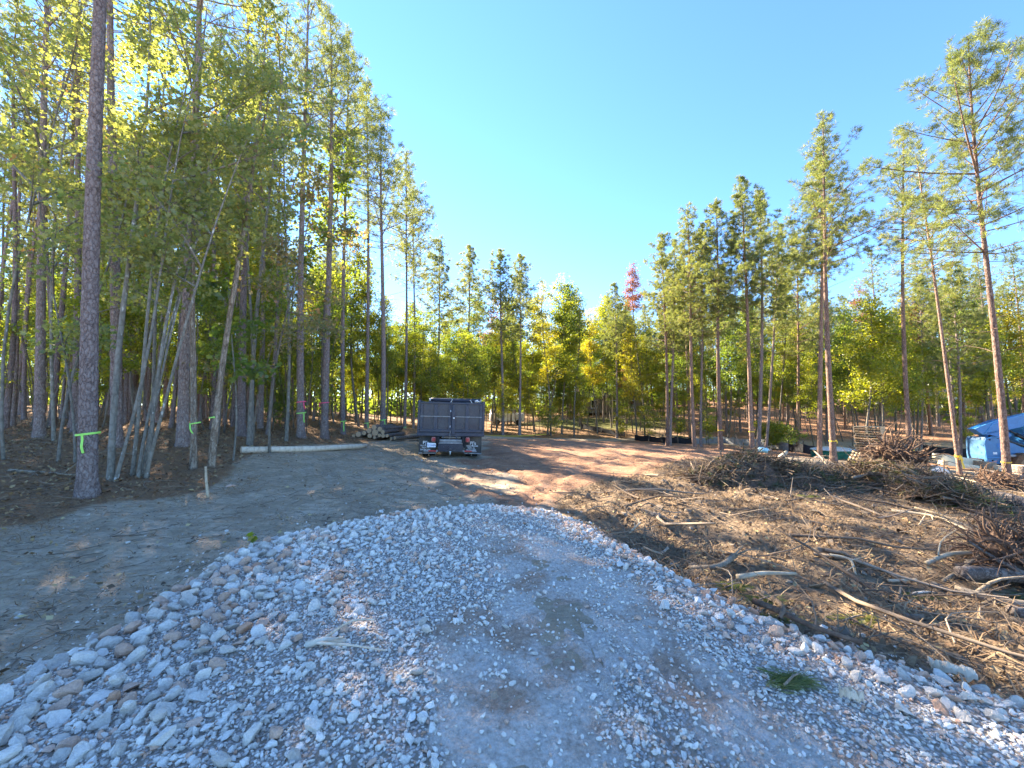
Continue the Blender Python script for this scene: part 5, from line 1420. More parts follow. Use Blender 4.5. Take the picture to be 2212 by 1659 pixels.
# ------------------------------------------------------------------ pallets
M['pallet'] = wood_mat('pallet_pine', [(.2, (.40, .28, .16)), (.5, (.58, .43, .26)), (.8, (.68, .54, .36))], False, .85, (3, 12, 12))
_st = MB().box((0, 0, 0), (1.15, .04, .09)).build('stringer', M['pallet'], False, False)
_db = MB().box((0, 0, 0), (.11, 1.15, .018)).build('deck_board', M['pallet'], False, False)
def pallet(loc, rot, label, group):
    o = thing('pallet', label, 'pallet', loc, rot, group)
    for yy in (-.555, 0, .555): put('stringer', _st, o, (0, yy, .018 + .045))
    for k in range(7): put('deck_board', _db, o, (-.52 + k * 1.04 / 6, 0, .018 + .09 + .009))
    for k in range(5): put('deck_board', _db, o, (-.52 + k * 1.04 / 4, 0, .009))
    return o
def pallets():
    g = random.Random(9); x, y = at_depth(1882, 21.5); z = 1.7 - 21.5 * (994 - 880) / 831.0
    z = min(z, hz(x, y) + .15)
    pos = ['bottom pallet of the tall stack', 'topmost pallet of the tall stack']
    N = 15
    names = {0: 'bottom pallet of the tall leaning stack, on the ground', N - 1: 'topmost pallet of the tall leaning stack'}
    words_ = ['second', 'third', 'fourth', 'fifth', 'sixth', 'seventh']
    for i in range(N):
        if i in names: lab = names[i]
        elif i <= 6: lab = words_[i - 1] + ' pallet up from the bottom of the tall stack'
        elif i == 7: lab = 'middle pallet of the tall stack, eighth from either end'
        else: lab = words_[N - 2 - i] + ' pallet down from the top of the tall stack'
        lx = -.012 * i if i > 4 else .0
        pallet((x + lx + g.gauss(0, .025), y + g.gauss(0, .025), z + i * .1285), (0, 0, R(-52 + 90) + g.gauss(0, .035)), 'wooden ' + lab, 'wooden pallets in the stack')
    xl, yl = at_depth(1833, 20.9)
    pallet((xl + .1, yl - .1, hz(xl, yl) + .05), (R(0), R(-68), R(-25)), 'wooden pallet leaning on the left side of the stack', 'wooden pallets in the stack')
pallets()

# ------------------------------------------------------------------ tank, tub, beams, stump pieces
M['tank_green'] = simple('dark_green_plastic', (.012, .16, .115), .5, 0, .4, .2, 5)
M['lid'] = simple('pale_lid', (.58, .62, .60), .5, 0, .4, .1, 5)
M['rust'] = simple('rust_orange_board', (.42, .17, .06), .8, 0, .2, .2, 7)
M['cream'] = simple('cream_lumber', (.66, .58, .40), .7, 0, .3, .14, 6, .2)
M['fabric_pale'] = simple('pale_silt_fabric', (.34, .34, .335), .8, 0, .3, .25, 3)
M['fabric_black'] = simple('black_silt_fabric', (.018, .018, .022), .7, 0, .3, .3, 5)
M['yellow'] = simple('yellow_tape', (.75, .52, .04), .6); M['lime'] = simple('lime_ribbon', (.38, .80, .14), .55); M['pink'] = simple('pink_ribbon', (.80, .10, .22), .55)
def tank():
    x, y = at_depth(1796, 24); z = 1.7 - 24 * (984 - 880) / 831.0; z = min(hz(x, y), z + .1)
    o = thing('round_tank', 'round ribbed dark green tank with a pale domed lid between two pines', 'tank', (x, y, z))
    prof = [(1.16, 0), (1.2, .02), (1.2, .08), (1.16, .1), (1.16, .14), (1.2, .16), (1.2, .22), (1.16, .24), (1.16, .28), (1.2, .30), (1.2, .36), (1.16, .38), (1.18, .48), (1.24, .50), (1.24, .53)]
    n = 48; V = np.array([(r * math.cos(2 * math.pi * a / n), r * .8 * math.sin(2 * math.pi * a / n), h) for r, h in prof for a in range(n)])
    i = np.arange(len(prof) - 1)[:, None] * n; j = np.arange(n)[None]; j2 = (j + 1) % n
    m = MB(); m.add(V, np.stack([i + j, i + j2, i + n + j2, i + n + j], -1).reshape(-1, 4)); m.build('tub', M['tank_green'], False, True, o)
    prof = [(1.23, .525), (1.2, .56), (.9, .64), (.5, .69), (.02, .71)]
    V = np.array([(r * math.cos(2 * math.pi * a / n), r * .8 * math.sin(2 * math.pi * a / n), h) for r, h in prof for a in range(n)])
    i = np.arange(len(prof) - 1)[:, None] * n
    m = MB(); m.add(V, np.stack([i + j, i + j2, i + n + j2, i + n + j], -1).reshape(-1, 4)); m.build('lid', M['lid'], True, True, o)
tank()
def tub():
    x, y = at_depth(1968, 23.5); z = hz(x, y)
    o = thing('water_trough', 'rust orange oblong trough with rounded end behind the sparse pine', 'trough', (x, y, z), (0, 0, R(12)))
    m = MB(); m.box((0, 0, .30), (1.4, .7, .54), None, .09); m.build('basin', M['rust'], False, True, o)
    m = MB(); m.tube(smooth_path([(-.68, -.34, .58), (.68, -.34, .58), (.70, .34, .58), (-.68, .34, .58), (-.68, -.34, .58)], 40), .025, 6); m.build('rim', M['rust'], True, True, o)
tub()
def beam(name, a, b, w, h, label, mat='cream', cat='beam', depth=18.5):
    def W(p, d):
        r = pixray(*p); return np.array((r[0] / r[1] * d, d, 1.7 + r[2] / r[1] * d))
    d2 = depth if not isinstance(depth, tuple) else None
    A, B = (W(a, depth), W(b, depth)) if d2 else (W(a, depth[0]), W(b, depth[1]))
    L = np.linalg.norm(B - A); m = MB(); m.box((0, 0, 0), (L, w, h), None, .02)
    o = m.build(name, M[mat]); o.location = (A + B) / 2
    v = B - A; o.rotation_euler = Euler((0, -math.atan2(v[2], math.hypot(v[0], v[1])), math.atan2(v[1], v[0])))
    return tag(o, label, cat)
beam('timber_beam', (2026, 987), (2110, 1000), .5, .32, 'short thick cream beam behind the leaning thin pine', depth=19)
beam('timber_beam', (2038, 1000), (2106, 1010), .45, .20, 'lower cream beam under the short thick one', depth=18.3)
beam('timber_beam', (2112, 1003), (2142, 1006), .5, .34, 'grey brown middle length of beam left of the tallest pine', 'dead_wood', 'beam', 18.6)
beam('timber_beam', (2144, 1010), (2290, 1026), .55, .26, 'long cream beam running out of the photo under the telehandler wheel', depth=18.4)
def round_piece(px, py, d, dia, h, label, lean=0, name='log_round'):
    x, y = at_depth(px, d); m = MB(); np.random.seed(int(px)); m.tube([(0, 0, -.05), (0, 0, h * .5), (0, 0, h)], np.array((1.1, 1.0, .97)) * dia / 2, 16, True, .05)
    o = m.build(name, M['log_bark'], True); o.location = (x, y, hz(x, y)); o.rotation_euler = (0, lean, px); tag(o, label, 'log round')
    e = MB(); e.tube([(0, 0, h - .01), (0, 0, h + .006)], dia / 2 * .95, 16); e.build('cut_face', M['cut_end'], False, True, o)
round_piece(2196, 1030, 13.6, .46, .62, 'tall cut stump section right of the tallest pine')
round_piece(2182, 1036, 13.0, .32, .30, 'low cut round with a bright top, left of the tall stump section')
round_piece(2122, 1030, 13.8, .42, .36, 'broad cut round with a yellow top, left of the tallest pine', .1)
def boulder(px, py, r, label, seed, sc=(1.3, .9, .75), mat='stone_obj'):
    x, y = ground_at(px, py, H); V = rock_shapes(ICO2, 1, seed, .02)[0] * np.array(sc) * r
    o = put('boulder', new_mesh('boulder', V, [ICO2[1]], M[mat], False), None, (x, y, hz(x, y) + r * .3)); tag(o, label, 'boulder')
boulder(2032, 1026, .48, 'large grey boulder left of the leaning thin pine', 71, (1.7, .8, .6))
boulder(2026, 1012, .24, 'white stone on top of the mound by the large grey boulder', 72)
boulder(500, 1052, .085, 'lone pale stone on the earth near the upright stick', 73)
boulder(1655, 974, .30, 'white sack like stone before the silt fence', 74, (2.0, .8, .6))

# ------------------------------------------------------------------ silt fences
def silt_fence(line, label, h=.62, colours=None, step=2.0, seed=3):
    g = np.random.default_rng(seed); P = np.array(line, float)
    t = np.r_[0, np.cumsum(np.linalg.norm(np.diff(P, axis=0), axis=1))]; n = max(2, int(t[-1] / step))
    o = thing('silt_fence', label, 'silt fence', (P[0, 0], P[0, 1], 0))
    def at(s): return np.array((np.interp(s, t, P[:, 0]), np.interp(s, t, P[:, 1])))
    for k in range(n):
        s0, s1 = t[-1] * k / n, t[-1] * (k + 1) / n
        m = MB(); cols = 9; q = np.linspace(s0, s1, cols); V = []
        rows = 4
        ht = h * g.uniform(.86, 1.05)
        for r_ in range(rows):
            for c, s in enumerate(q):
                p = at(s); zz = hz(*p); f = r_ / (rows - 1); sag = -.07 * math.sin(math.pi * c / (cols - 1)) * f * g.uniform(.6, 1.6)
                V.append((p[0] - P[0, 0] + g.normal() * .012, p[1] - P[0, 1] + .03 * math.sin(s * 5) * (1 - f) + g.normal() * .025, zz - .05 + f * (ht + .05) + sag))
        i = np.arange(rows - 1)[:, None] * cols; j = np.arange(cols - 1)[None]
        m.add(V, np.stack([i + j, i + j + 1, i + cols + j + 1, i + cols + j], -1).reshape(-1, 4))
        f_ = (k + .5) / n; cm = colours(f_, g)
        m.build('fabric_panel', M[cm], True, True, o)
        p = at(s0); zz = hz(*p); pm = MB(); pm.box((p[0] - P[0, 0], p[1] - P[0, 1] - .03, zz + h * .5), (.045, .045, h + .3), (0, R(g.normal() * 3), 0)); pm.build('post', M['dark' if g.random() < .6 else 'dead_wood'], False, True, o)
silt_fence(FENCE, 'long silt fence of black and pale fabric along the edge of the clearing at right', .66, lambda f, g: 'fabric_black' if (f < .30 and g.random() < .8) or g.random() < .16 else 'fabric_pale', 1.5)
silt_fence([at_depth(1255, 47), at_depth(1300, 44), at_depth(1350, 41)], 'low black silt fence beyond the grass in the middle gap', .6, lambda f, g: 'fabric_black', 2.5, 5)
silt_fence([at_depth(1990, 30), at_depth(2050, 29), at_depth(2110, 28.5), at_depth(2200, 29)], 'dark silt fence in the shade behind the trough and the telehandler', .8, lambda f, g: 'fabric_black', 2.5, 6)

# ------------------------------------------------------------------ ribbons and tape
def ribbon(px, py, mat, label, tails=((.0, .35, .1),), w=.03, cat='ribbon', spread=.0):
    o, dia, lean = PINE_AT.get(px, (None, .14, 0))
    if o is not None: d = o.location.y; x0 = o.location.x; zb = o.location.z
    else:
        d = {423: 8.95, 462: 9.2}[px]; x0, _ = at_depth(px, d); zb = hz(x0, d)
    r = pixray(px, py); z = 1.7 + r[2] / r[1] * d; hh = z - zb; x0 += math.tan(lean) * hh
    rad = dia / 2 * 1.0 + .02 + dia * .06 * math.exp(-max(hh, 0) / .6) + (.05 * dia if px < 800 else 0)
    m = MB(); n = 24; V = []
    for a in range(n):
        t = 2 * math.pi * a / n
        for q in (0, 1): V.append((rad * math.cos(t), rad * math.sin(t), (q - .5) * w + .02 * math.sin(t + 1)))
    i = np.arange(n)[:, None] * 2; i2 = (np.arange(n)[:, None] + 1) % n * 2
    m.add(V, np.concatenate([i, i2, i2 + 1, i + 1], 1))
    for (dx, L, sk) in tails:
        ss = np.linspace(0, 1, 7); V = []
        for s in ss:
            cx = dx * rad + sk * s; yy = -math.sqrt(max(rad ** 2 - min(abs(cx), rad) ** 2, 0)) - .012 - .02 * s + .01 * math.sin(s * 7)
            V += [(cx - w * .5, yy, -L * s), (cx + w * .5, yy + .008, -L * s + .01)]
        k = np.arange(6)[:, None] * 2
        m.add(V, np.concatenate([k, k + 1, k + 3, k + 2], 1))
    b = m.build('ribbon', M[mat], True); b.location = (x0, d, z)
    tag(b, label, cat)
ribbon(200, 937, 'lime', 'lime ribbon knotted round the thick front pine, long tail hanging', ((.35, .32, .04),), .035)
ribbon(423, 914, 'lime', 'lime ribbon on the first pale peeling trunk, tail slanting to the right', ((-.9, .24, .13),), .03)
ribbon(462, 901, 'lime', 'short lime ribbon on the second pale peeling trunk', ((.8, .03, .0),), .03)
ribbon(652, 868, 'pink', 'pink ribbon above the lime one on the same pine', ((.8, .32, .04),), .04)
ribbon(652, 892, 'lime', 'lime ribbon under the pink one on the same pine', ((.85, .40, .02),), .04)
ribbon(702, 870, 'pink', 'pink ribbon on the pine right of the twice ribboned pine', ((-.9, .2, -.02),), .04)
ribbon(742, 910, 'lime', 'lime ribbon on the slim pine left of the log stack', ((.6, .5, .02),), .045)
ribbon(792, 914, 'lime', 'lime ribbon on the slim pine behind the left of the log stack', ((.8, .35, .02),), .045)
ribbon(827, 907, 'lime', 'lime ribbon with tail on the tall clean pine behind the log stack', ((.8, .5, .04),), .05)
ribbon(874, 923, 'lime', 'lime ribbon on the slim pine nearest the truck', ((.6, .5, .02),), .045)
ribbon(1555, 929, 'yellow', 'yellow tape on the thick shaded pine before the white fence', ((.7, .1, .05),), .05, 'tape')
ribbon(1622, 932, 'yellow', 'yellow tape on the pale pine with the forked dead branch', ((.7, .1, .05),), .05, 'tape')
ribbon(1796, 952, 'yellow', 'yellow tape on the full crowned pine by the green tank', ((.7, .15, .05),), .05, 'tape')
ribbon(1962, 972, 'yellow', 'yellow tape bundle on the sparse pine behind the root heap', ((-.6, .2, -.05), (.3, .25, 0), (-.1, .18, -.1)), .09, 'tape')
ribbon(2066, 985, 'yellow', 'yellow tape bundle on the leaning thin pine', ((.2, .22, .06), (-.3, .15, -.02), (.5, .5, .16)), .09, 'tape')
ribbon(2166, 998, 'yellow', 'yellow tape round the tallest pine at right', ((-.95, .35, -.02),), .035, 'tape')
def tape_line(pts, d, mat, label, name='barrier_tape'):
    W = []
    for px, py, dd in pts:
        r = pixray(px, py); W.append((r[0] / r[1] * dd, dd, 1.7 + r[2] / r[1] * dd))
    P = smooth_path(W, 16); V = np.concatenate([np.stack([p - (0, 0, .022), p + (0, 0, .022)]) for p in P]); k = np.arange(len(P) - 1)[:, None] * 2
    o = put(name, new_mesh(name, V, [np.concatenate([k, k + 2, k + 3, k + 1], 1)], M[mat])); tag(o, label, 'tape')
tape_line([(1022, 938, 31), (1060, 941, 30), (1120, 942, 30), (1180, 938, 30)], 30, 'yellow', 'yellow tape strung low between trees right of the truck')
tape_line([(1690, 930, 31), (1715, 932, 31), (1742, 931, 31)], 31, 'pink', 'red tape strung behind the yellow bush')

# ------------------------------------------------------------------ bush, tufts, brush heap, roots
def bush():
    x, y = at_depth(1665, 29.5)
    place('shrub', decid_meshes(501, 2.1, .05, cs=.08, cr=1.0, nclus=190, per=20, ls=.12, leaf='leaf_lime', shape='oval', stems=[(0, 0, .2, 0, 1, 1), (.2, .1, .5, .1, .9, .8), (-.2, 0, -.4, .1, .9, .8)]), x, y, 'bright yellow green bush behind the white silt fence', 'shrub')
    x, y = at_depth(1702, 31)
    place('shrub', decid_meshes(502, 1.8, .05, cs=.1, cr=1.1, nclus=90, per=14, ls=.11, leaf='leaf_green', shape='oval'), x, y, 'green bush right of the bright yellow green one', 'shrub')
    for i, (px, d, h_, lf, lab) in enumerate([(1470, 36, 3.2, 'leaf_lime', 'pale green bush left of the twin pines in the middle wood'), (1400, 37, 3.6, 'leaf_lime', 'lime bush standing in the wood above the start of the silt fence'), (1190, 36, 3.0, 'leaf_lime', 'sunlit bush under the tallest golden poplar'), (1530, 33, 3.0, 'leaf_lime', 'yellow bush between the fence pines'), (1340, 40, 3.0, 'leaf_green', 'green bush at the foot of the lone gap pine'), (960, 31, 2.6, 'leaf_green', 'green bush right behind the truck bed corner'), (590, 19, 2.4, 'leaf_green', 'dark bush behind the middle of the peeled log'), (690, 22, 2.6, 'leaf_green', 'dark bush behind the pine with the single pink ribbon'), (2085, 34, 2.6, 'leaf_gold', 'golden bush left of the telehandler boom')]):
        x, y = at_depth(px, d); place('shrub', decid_meshes(510 + i, h_, .05, cs=.12, cr=1.25, nclus=105, per=16, ls=.12, leaf='leaf_lime' if i not in (6, 7) else lf, shape='oval'), x, y, lab, 'shrub')
bush()
def bough(px, py, size, label, seed, n=26, nn=16):
    size *= .62; n = int(n * .8)
    g = np.random.default_rng(seed); x, y = ground_at(px, py, lambda a, b: np.where(gravel_sd(a, b) < 0, surf(a, b), H(a, b))); z = float(surf(np.array([x]), np.array([y]))[0]) if gravel_sd(np.array([x]), np.array([y]))[0] < 0 else hz(x, y)
    P = np.c_[g.uniform(-.5, .5, n) * size, g.uniform(-.22, .22, n) * size, np.abs(g.normal(size=n)) * .012 + .02]
    D = np.c_[np.full(n, 1.0), g.normal(size=n) * .5, g.normal(size=n) * .1]
    V, F, rn = needle_tris(P, D, nn, .13, .0032, R(38), g); V[:, 2] = .02 + (V[:, 2] - .02) * .45; V[:, 2] = np.maximum(V[:, 2], .012)
    o = thing('pine_sprig', label, 'pine sprig', (x, y, z))
    put('needles', new_mesh('needles', V, [F], M['needles'], False, rn), o)
    m = MB(); m.tube([(-.55 * size, -.05, .03), (0, 0, .05), (.35 * size, .02, .05)], (.008, .006, .003), 6); m.build('stem', M['dead_wood'], True, True, o)
bough(1716, 1480, .26, 'green pine sprig lying alone on the right side of the gravel', 1, 34, 24)
bough(1590, 1272, .40, 'green pine sprig at the thick end of the straight pale stick', 2, 30)
bough(1660, 1302, .45, 'dull green pine bough on the ground below the straight pale stick', 3, 30)
bough(1850, 1345, .5, 'pine bough lying flat in the dark mulch at the gravel rim', 4, 22)
bough(1695, 1345, .4, 'pale tuft of pine needles beside the long dark branch', 5, 22)
bough(1750, 1075, .7, 'mossy green bough on the sunny ground before the brush heap', 6, 40)
bough(1985, 1290, .5, 'faded pine bough on the dark ground before the fallen trunks', 7, 26)
bough(2060, 1095, .9, 'dark green bough in the shade behind the long pale slanting branch', 8, 50)
bough(2195, 1295, .6, 'green bough wedged under the fallen trunks at the right edge', 9, 30)
def brush_heap():
    g = np.random.default_rng(61); np.random.seed(61)
    line = [ground_at(p[0], p[1], H) for p in ((1490, 1040), (1620, 1032), (1720, 1040), (1820, 1045), (1910, 1052), (2010, 1075), (2070, 1105))]
    hts = [.15, .72, .45, .30, .65, .55, .38]; wd = [.5, 1.0, .9, .9, 1.2, 1.1, .9]
    L = np.array(line); t = np.r_[0, np.cumsum(np.linalg.norm(np.diff(L, axis=0), axis=1))]
    o = thing('brush_heap', 'long low heap of torn branches, pine boughs and roots before the pallets', 'brush heap', (L[2, 0], L[2, 1], 0)); o0 = np.array((L[2, 0], L[2, 1], 0))
    # earth and bark core
    nu, nv = 90, 26; V = []
    for s in np.linspace(0, t[-1], nu):
        p = np.array((np.interp(s, t, L[:, 0]), np.interp(s, t, L[:, 1]))); hh = np.interp(s, t, hts); w = np.interp(s, t, wd)
        for v in np.linspace(-1, 1, nv):
            x, y = p[0] - v * w * .35, p[1] + v * w
            V.append((x, y, hz(x, y) - .06 + hh * (1 - v * v) ** 1.0 * (.75 + .9 * float(fbm(np.array([x * 2.2]), np.array([y * 2.2]), 7, 4)[0]))))
    V = np.array(V) - o0; i = np.arange(nu - 1)[:, None] * nv; j = np.arange(nv - 1)[None]
    put('heap_core', new_mesh('heap_core', V, [np.stack([i + j, i + j + 1, i + nv + j + 1, i + nv + j], -1).reshape(-1, 4)], M['root_wood'], True, None, None), o)
    def pt(n):
        s = g.uniform(0, t[-1], n); x = np.interp(s, t, L[:, 0]); y = np.interp(s, t, L[:, 1]); hh = np.interp(s, t, hts); w = np.interp(s, t, wd)
        v = np.clip(g.normal(size=n) * .5, -1, 1); x = x - v * w * .35; y = y + v * w
        return np.stack([x, y, H(x, y) + hh * (1 - v * v) * g.uniform(.4, 1.15, n)], 1)
    mb = MB()
    for p in pt(2100):
        Ls = g.uniform(.2, 1.1); d = unit(g.normal(size=3) * np.array((1, .8, .45))); q = np.stack([p - d * Ls / 2, p + g.normal(size=3) * .05 * Ls, p + d * Ls / 2]) - o0
        mb.add(*tube(smooth_path(q, 6), np.linspace(1, .4, 6) * g.uniform(.004, .016) * (2.2 if g.random() < .06 else 1), 5, False), rnd=g.random() * (1 if g.random() < .3 else .6))
    s_ = mb.build('branches', M['twig'], True, True, o); s_['kind'] = 'stuff'
    P = pt(520) + np.array((0, 0, .03)); D = g.normal(size=(520, 3)) * np.array((1, 1, .4))
    V, F, rn = needle_tris(P - o0, D, 18, .22, .008, R(50), g)
    b = put('pine_boughs', new_mesh('pine_boughs', V, [F], M['needles_dry'], False, rn), o); b['kind'] = 'stuff'
    P = pt(9000); Vb, Fb = blades(P - o0, g.uniform(.05, .22, len(P)), g.uniform(.003, .012, len(P)), g, .5, .02, .4); r = g.uniform(0, .75, len(P))
    b = put('bark_shreds', new_mesh('bark_shreds', Vb, [Fb], M['chips'], False, np.r_[r, r]), o); b['kind'] = 'stuff'
brush_heap()
def root_plate(px, py, R0, label, seed, squash=.8, nroots=90, tilt=.5, lift=.3, trunk=None, rootlen=(.5, 1.3)):
    g = np.random.default_rng(seed); np.random.seed(seed)
    x, y = ground_at(px, py, H); o = thing('uprooted_stump', label, 'stump', (x, y, hz(x, y)))
    V = ICO2[0].copy(); import bmesh
    bm = bmesh.new(); bmesh.ops.create_icosphere(bm, subdivisions=4, radius=1); V = np.array([v.co[:] for v in bm.verts]); F = np.array([[v.index for v in f.verts] for f in bm.faces]); bm.free()
    rr_ = 1 + .38 * fbm(V[:, 0] * 2 + V[:, 2], V[:, 1] * 2 - V[:, 2], seed, 4) + .18 * fbm(V[:, 0] * 7 + V[:, 2] * 3, V[:, 1] * 7 + V[:, 2] * 5, seed + 3, 3)
    V = V * rr_[:, None] * np.array((.46, .4, .5)) * R0 + np.array((0, 0, lift))
    put('root_ball', new_mesh('root_ball', V, [F], M['root_wood'], False), o)
    mb = MB()
    for k in range(nroots):
        d = unit(g.normal(size=3) * np.array((1, .8, .8)) + np.array((0, -.2, .35))); c = np.array((0, 0, lift)) + d * R0 * .36
        L = g.uniform(*rootlen) * R0 * .7; b = unit(d + g.normal(size=3) * .5); e = unit(b + g.normal(size=3) * .7 + np.array((0, 0, -.35)))
        q = np.stack([c, c + b * L * .4, c + b * L * .4 + e * L * .35, c + b * L * .4 + e * L * .35 + unit(e + g.normal(size=3) * .6) * L * .3])
        mb.add(*tube(smooth_path(q, 9), np.linspace(1, .2, 9) * g.uniform(.008, .032) * R0, 5, False))
    r_ = mb.build('roots', M['root_wood'], True, True, o); r_['kind'] = 'stuff'
    if trunk:
        m = MB(); m.tube(smooth_path([(0, 0, lift), np.array(trunk) * .5 + (0, 0, lift), np.array(trunk) + (0, 0, lift)], 8), np.linspace(.22, .13, 8) * R0, 12, True, .06); m.build('trunk', M['log_bark'], True, True, o)
root_plate(1934, 1046, 1.0, 'big uprooted stump crowning the brush heap, wild roots in the air', 81, nroots=300, lift=.62, rootlen=(.5, 1.5))
root_plate(2178, 1235, .62, 'uprooted root tangle lying at the right edge over the fallen trunks', 82, nroots=200, lift=.18, trunk=(1.1, .1, .05), rootlen=(.8, 2.0))
root_plate(2150, 1052, .7, 'sunlit orange roots at the foot of the tallest pine', 83, nroots=190, lift=.0, rootlen=(.6, 1.5))
def slab(px, py, size, label, seed, mat='peeled', z=.03):
    g = np.random.default_rng(seed); x, y = ground_at(px, py, H); n, m_ = 14, 6
    u, v = np.meshgrid(np.linspace(-.5, .5, n), np.linspace(-.5, .5, m_)); edge = 1 - .5 * np.abs(g.normal(size=n))[None] * .5
    X = u * size; Y = v * size * .32 * edge; Z = .025 + .04 * size * (1 - 4 * v * v) + g.normal(size=X.shape) * .012
    V = np.stack([X, Y, Z], -1).reshape(-1, 3); V2 = V - (0, 0, .03); i = np.arange(m_ - 1)[:, None] * n; j = np.arange(n - 1)[None]; q = np.stack([i + j, i + j + 1, i + n + j + 1, i + n + j], -1).reshape(-1, 4)
    rim = list(range(n)) + [n * k + n - 1 for k in range(1, m_)] + [n * (m_ - 1) + k for k in range(n - 2, -1, -1)] + [n * k for k in range(m_ - 2, 0, -1)]; N = len(V)
    sdq = np.array([[rim[k], rim[k] + N, rim[(k + 1) % len(rim)] + N, rim[(k + 1) % len(rim)]] for k in range(len(rim))])
    o = put('wood_slab', new_mesh('wood_slab', np.r_[V, V2], [np.r_[q, q[:, ::-1] + N, sdq]], M[mat], False), None, (x, y, hz(x, y) + z), (0, 0, -.55)); tag(o, label, 'wood slab')
slab(2060, 1474, .20, 'white torn wood slab on the right edge of the gravel', 1, 'peeled', .07)
slab(1842, 1535, .10, 'small cream bark flake on the right part of the gravel', 2, 'peeled', .07)
slab(1770, 1008, .3, 'pale bark flake on the middle of the brush heap', 3, 'peeled', .35)
def wrapper():
    x, y = ground_at(1652, 1028, H); m = MB(); g = np.random.default_rng(5); V = ICO2[0] * np.array((.16, .12, .09)) * (1 + g.normal(size=(len(ICO2[0]), 1)) * .16); m.add(V, ICO2[1])
    o = m.build('plastic_bag', simple('pale_teal_plastic', (.42, .66, .64), .35, 0, .5)); o.location = (x, y, hz(x, y) + .72); tag(o, 'crumpled pale teal plastic bag on top of the brush heap', 'plastic bag')
wrapper()
def leaf_on_gravel():
    x, y = ground_at(545, 1182, H); V, F = leaf_faces(np.array([(0, 0, 0.0)] * 5) + np.random.default_rng(2).normal(size=(5, 3)) * .03, .08, np.random.default_rng(2), True)
    o = put('leafy_sprig', new_mesh('leafy_sprig', V, [F], M['leaf_lime'], False, np.linspace(0, 1, 5)), None, (x, y, hz(x, y) + .09)); tag(o, 'fresh green leaves at the left rim of the gravel', 'leaves')
leaf_on_gravel()

# ------------------------------------------------------------------ things far behind the trees
M['siding'] = simple('white_siding', (.72, .73, .74), .6); M['roof_grey'] = simple('grey_shingle_roof', (.12, .12, .13), .9, 0, .2, .2, 3)
M['brown_wall'] = simple('grey_brown_wall', (.22, .19, .16), .8)
def house(px, d, w, h, label, wall, yaw=0):
    x, y = at_depth(px, d); z = hz(x, y); o = thing('house', label, 'house', (x, y, z), (0, 0, yaw)); dp = 7
    m = MB(); m.box((0, 0, h / 2), (w, dp, h)); wl = m.build('wall', M[wall], False, True, o)
    m = MB()
    for k in range(int(h / .3)): m.box((0, -dp / 2 - .008, .15 + k * .3), (w, .016, .02))
    m.build('siding_joints', M[wall], False, True, wl)
    rf = MB(); V = [(-w / 2 - .3, -dp / 2 - .4, h), (w / 2 + .3, -dp / 2 - .4, h), (w / 2 + .3, dp / 2 + .4, h), (-w / 2 - .3, dp / 2 + .4, h), (-w / 2 - .3, 0, h + 2.2), (w / 2 + .3, 0, h + 2.2)]
    rf.add(V, [np.array([(0, 1, 5, 4), (2, 3, 4, 5), (0, 3, 2, 1)]), np.array([(1, 2, 5), (3, 0, 4)])]); rf.build('roof', M['roof_grey'], False, True, o)
    for k in range(3):
        f = MB(); f.box((-w / 3 + k * w / 3, -dp / 2 - .03, h * .55), (1.15, .08, 1.4)); fo = f.build('window', M['white'], False, True, o)
        f = MB(); f.box((-w / 3 + k * w / 3, -dp / 2 - .075, h * .55), (.95, .02, 1.2)); f.build('pane', M['glass'], False, True, fo)
house(1985, 62, 11, 3.2, 'white sided house glimpsed through the trees behind the sparse pine', 'siding', R(-12))
house(1310, 70, 10, 2.8, 'grey brown house glimpsed through the trunks in the middle gap', 'brown_wall', R(5))
def van():
    x, y = at_depth(1095, 52); o = thing('parked_van', 'white van parked far off, glimpsed through the trunks right of the truck', 'van', (x, y, hz(x, y)), (0, 0, R(10)))
    m = MB(); m.box((0, 0, .95), (4.6, 1.8, 1.1), None, .12); m.box((-.6, 0, 1.75), (3.2, 1.65, .7), None, .15); b = m.build('body', M['white'], False, True, o)
    m = MB()
    for q in (-1.6, -.5, .6): m.box((q, -.83, 1.75), (.85, .02, .42))
    m.build('window', M['glass'], False, True, b)
    for xx in (-1.4, 1.4):
        for yy in (-.85, .85):
            t = MB(); t.tube([(xx, yy - .1, .33), (xx, yy + .1, .33)], .33, 20); t.build('wheel', M['black'], False, True, o)
van()

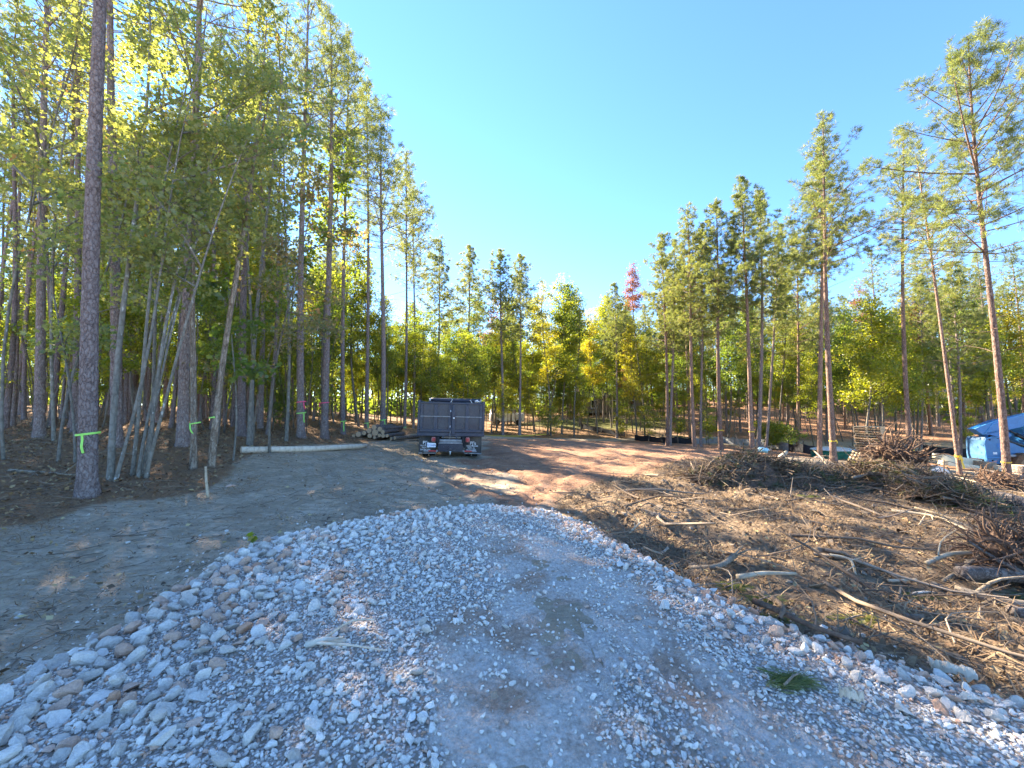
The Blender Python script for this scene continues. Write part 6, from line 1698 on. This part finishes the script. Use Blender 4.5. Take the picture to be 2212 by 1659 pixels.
# ------------------------------------------------------------------ say which one each tree of the wood is
MARKS = [(25, 'the leafy corner maple'), (88, 'the dark straight pine'), (133, 'the arching sapling'), (200, 'the thick ribboned pine'), (255, 'the curved pale maple'), (310, 'the maple stem clump'), (397, 'the grey pine'), (423, 'the pale dead trunk'), (462, 'the pale peeling trunk'), (508, 'the thin leafy sapling'), (585, 'the pink leaved maple'), (652, 'the twice ribboned pine'), (702, 'the pink ribboned pine'), (742, 'the slim ribboned pine'), (800, 'the log stack'), (827, 'the tall clean pine'), (885, 'the log tips'), (915, "the truck's left edge"), (975, 'the middle of the truck'), (1040, "the truck's right edge"), (1086, 'the dense pointed pine'), (1122, 'the upswept pine'), (1189, 'the tallest golden poplar'), (1240, 'the greenish poplar'), (1290, 'the orange tinged tree'), (1332, 'the lone gap pine'), (1392, 'the red topped tree'), (1440, 'the twin pines'), (1498, 'the leaning sunlit pine'), (1555, 'the thick shaded pine'), (1622, 'the forked branch pine'), (1665, 'the bright bush'), (1720, 'the short lit pine'), (1766, 'the green tank'), (1796, 'the full crowned pine'), (1862, 'the pallet stack'), (1905, 'the uprooted stump'), (1962, 'the sparse pine'), (2020, 'the cream beams'), (2066, 'the leaning thin pine'), (2125, 'the blue telehandler'), (2166, 'the tallest pine'), (2195, 'the golden edge tree')]
PHRASE = {'pines standing in the left wood': 'straight pine', 'pines standing in the wood behind the truck': 'distant pine', 'pines standing in the wood at the right': 'distant pine', 'slim pole pines in the left wood': 'slim pole pine',
          'leafy saplings in the left wood': 'thin leafy sapling', 'bare sapling stems in the left wood': 'thin bare sapling', 'saplings behind the truck': 'thin sapling', 'saplings behind the silt fence': 'thin sapling'}
def relabel():
    for o in scene.objects:
        gname = o.get('group')
        if o.parent is not None or not gname: continue
        ph = PHRASE.get(gname)
        if ph is None:
            for c in ('yellow green', 'golden', 'reddish', 'green'):
                if gname.startswith(c + ' broadleaf'): ph = 'slim ' + c + ' tree'; break
        if ph is None: continue
        x, y, z = o.location
        px = 1106 + 831 * x / (y * CP_)
        m = min(MARKS, key=lambda q: abs(q[0] - px)); d = px - m[0]
        side = 'straight behind' if abs(d) < 6 else (('just ' if abs(d) < 16 else '') + ('left of' if d < 0 else 'right of'))
        dep = 'near the edge' if y < 18 else 'a little way in' if y < 27 else 'some way back' if y < 38 else 'far back' if y < 55 else 'farthest back'
        o['label'] = ph + ' ' + side + ' ' + m[1] + ', ' + dep
    by = {}
    for o in scene.objects:
        if o.parent is None and o.get('group') and o.get('label'): by.setdefault(o['label'], []).append(o)
    for lab, os_ in by.items():
        if not 2 <= len(os_) <= 3 or len(lab.split()) > 14 or ',' not in lab: continue
        os_.sort(key=lambda o: o.location.y)
        for o, w in zip(os_, ('nearer', 'farther') if len(os_) == 2 else ('nearest', 'middle', 'farthest')): o['label'] = lab + ', the ' + w
relabel()
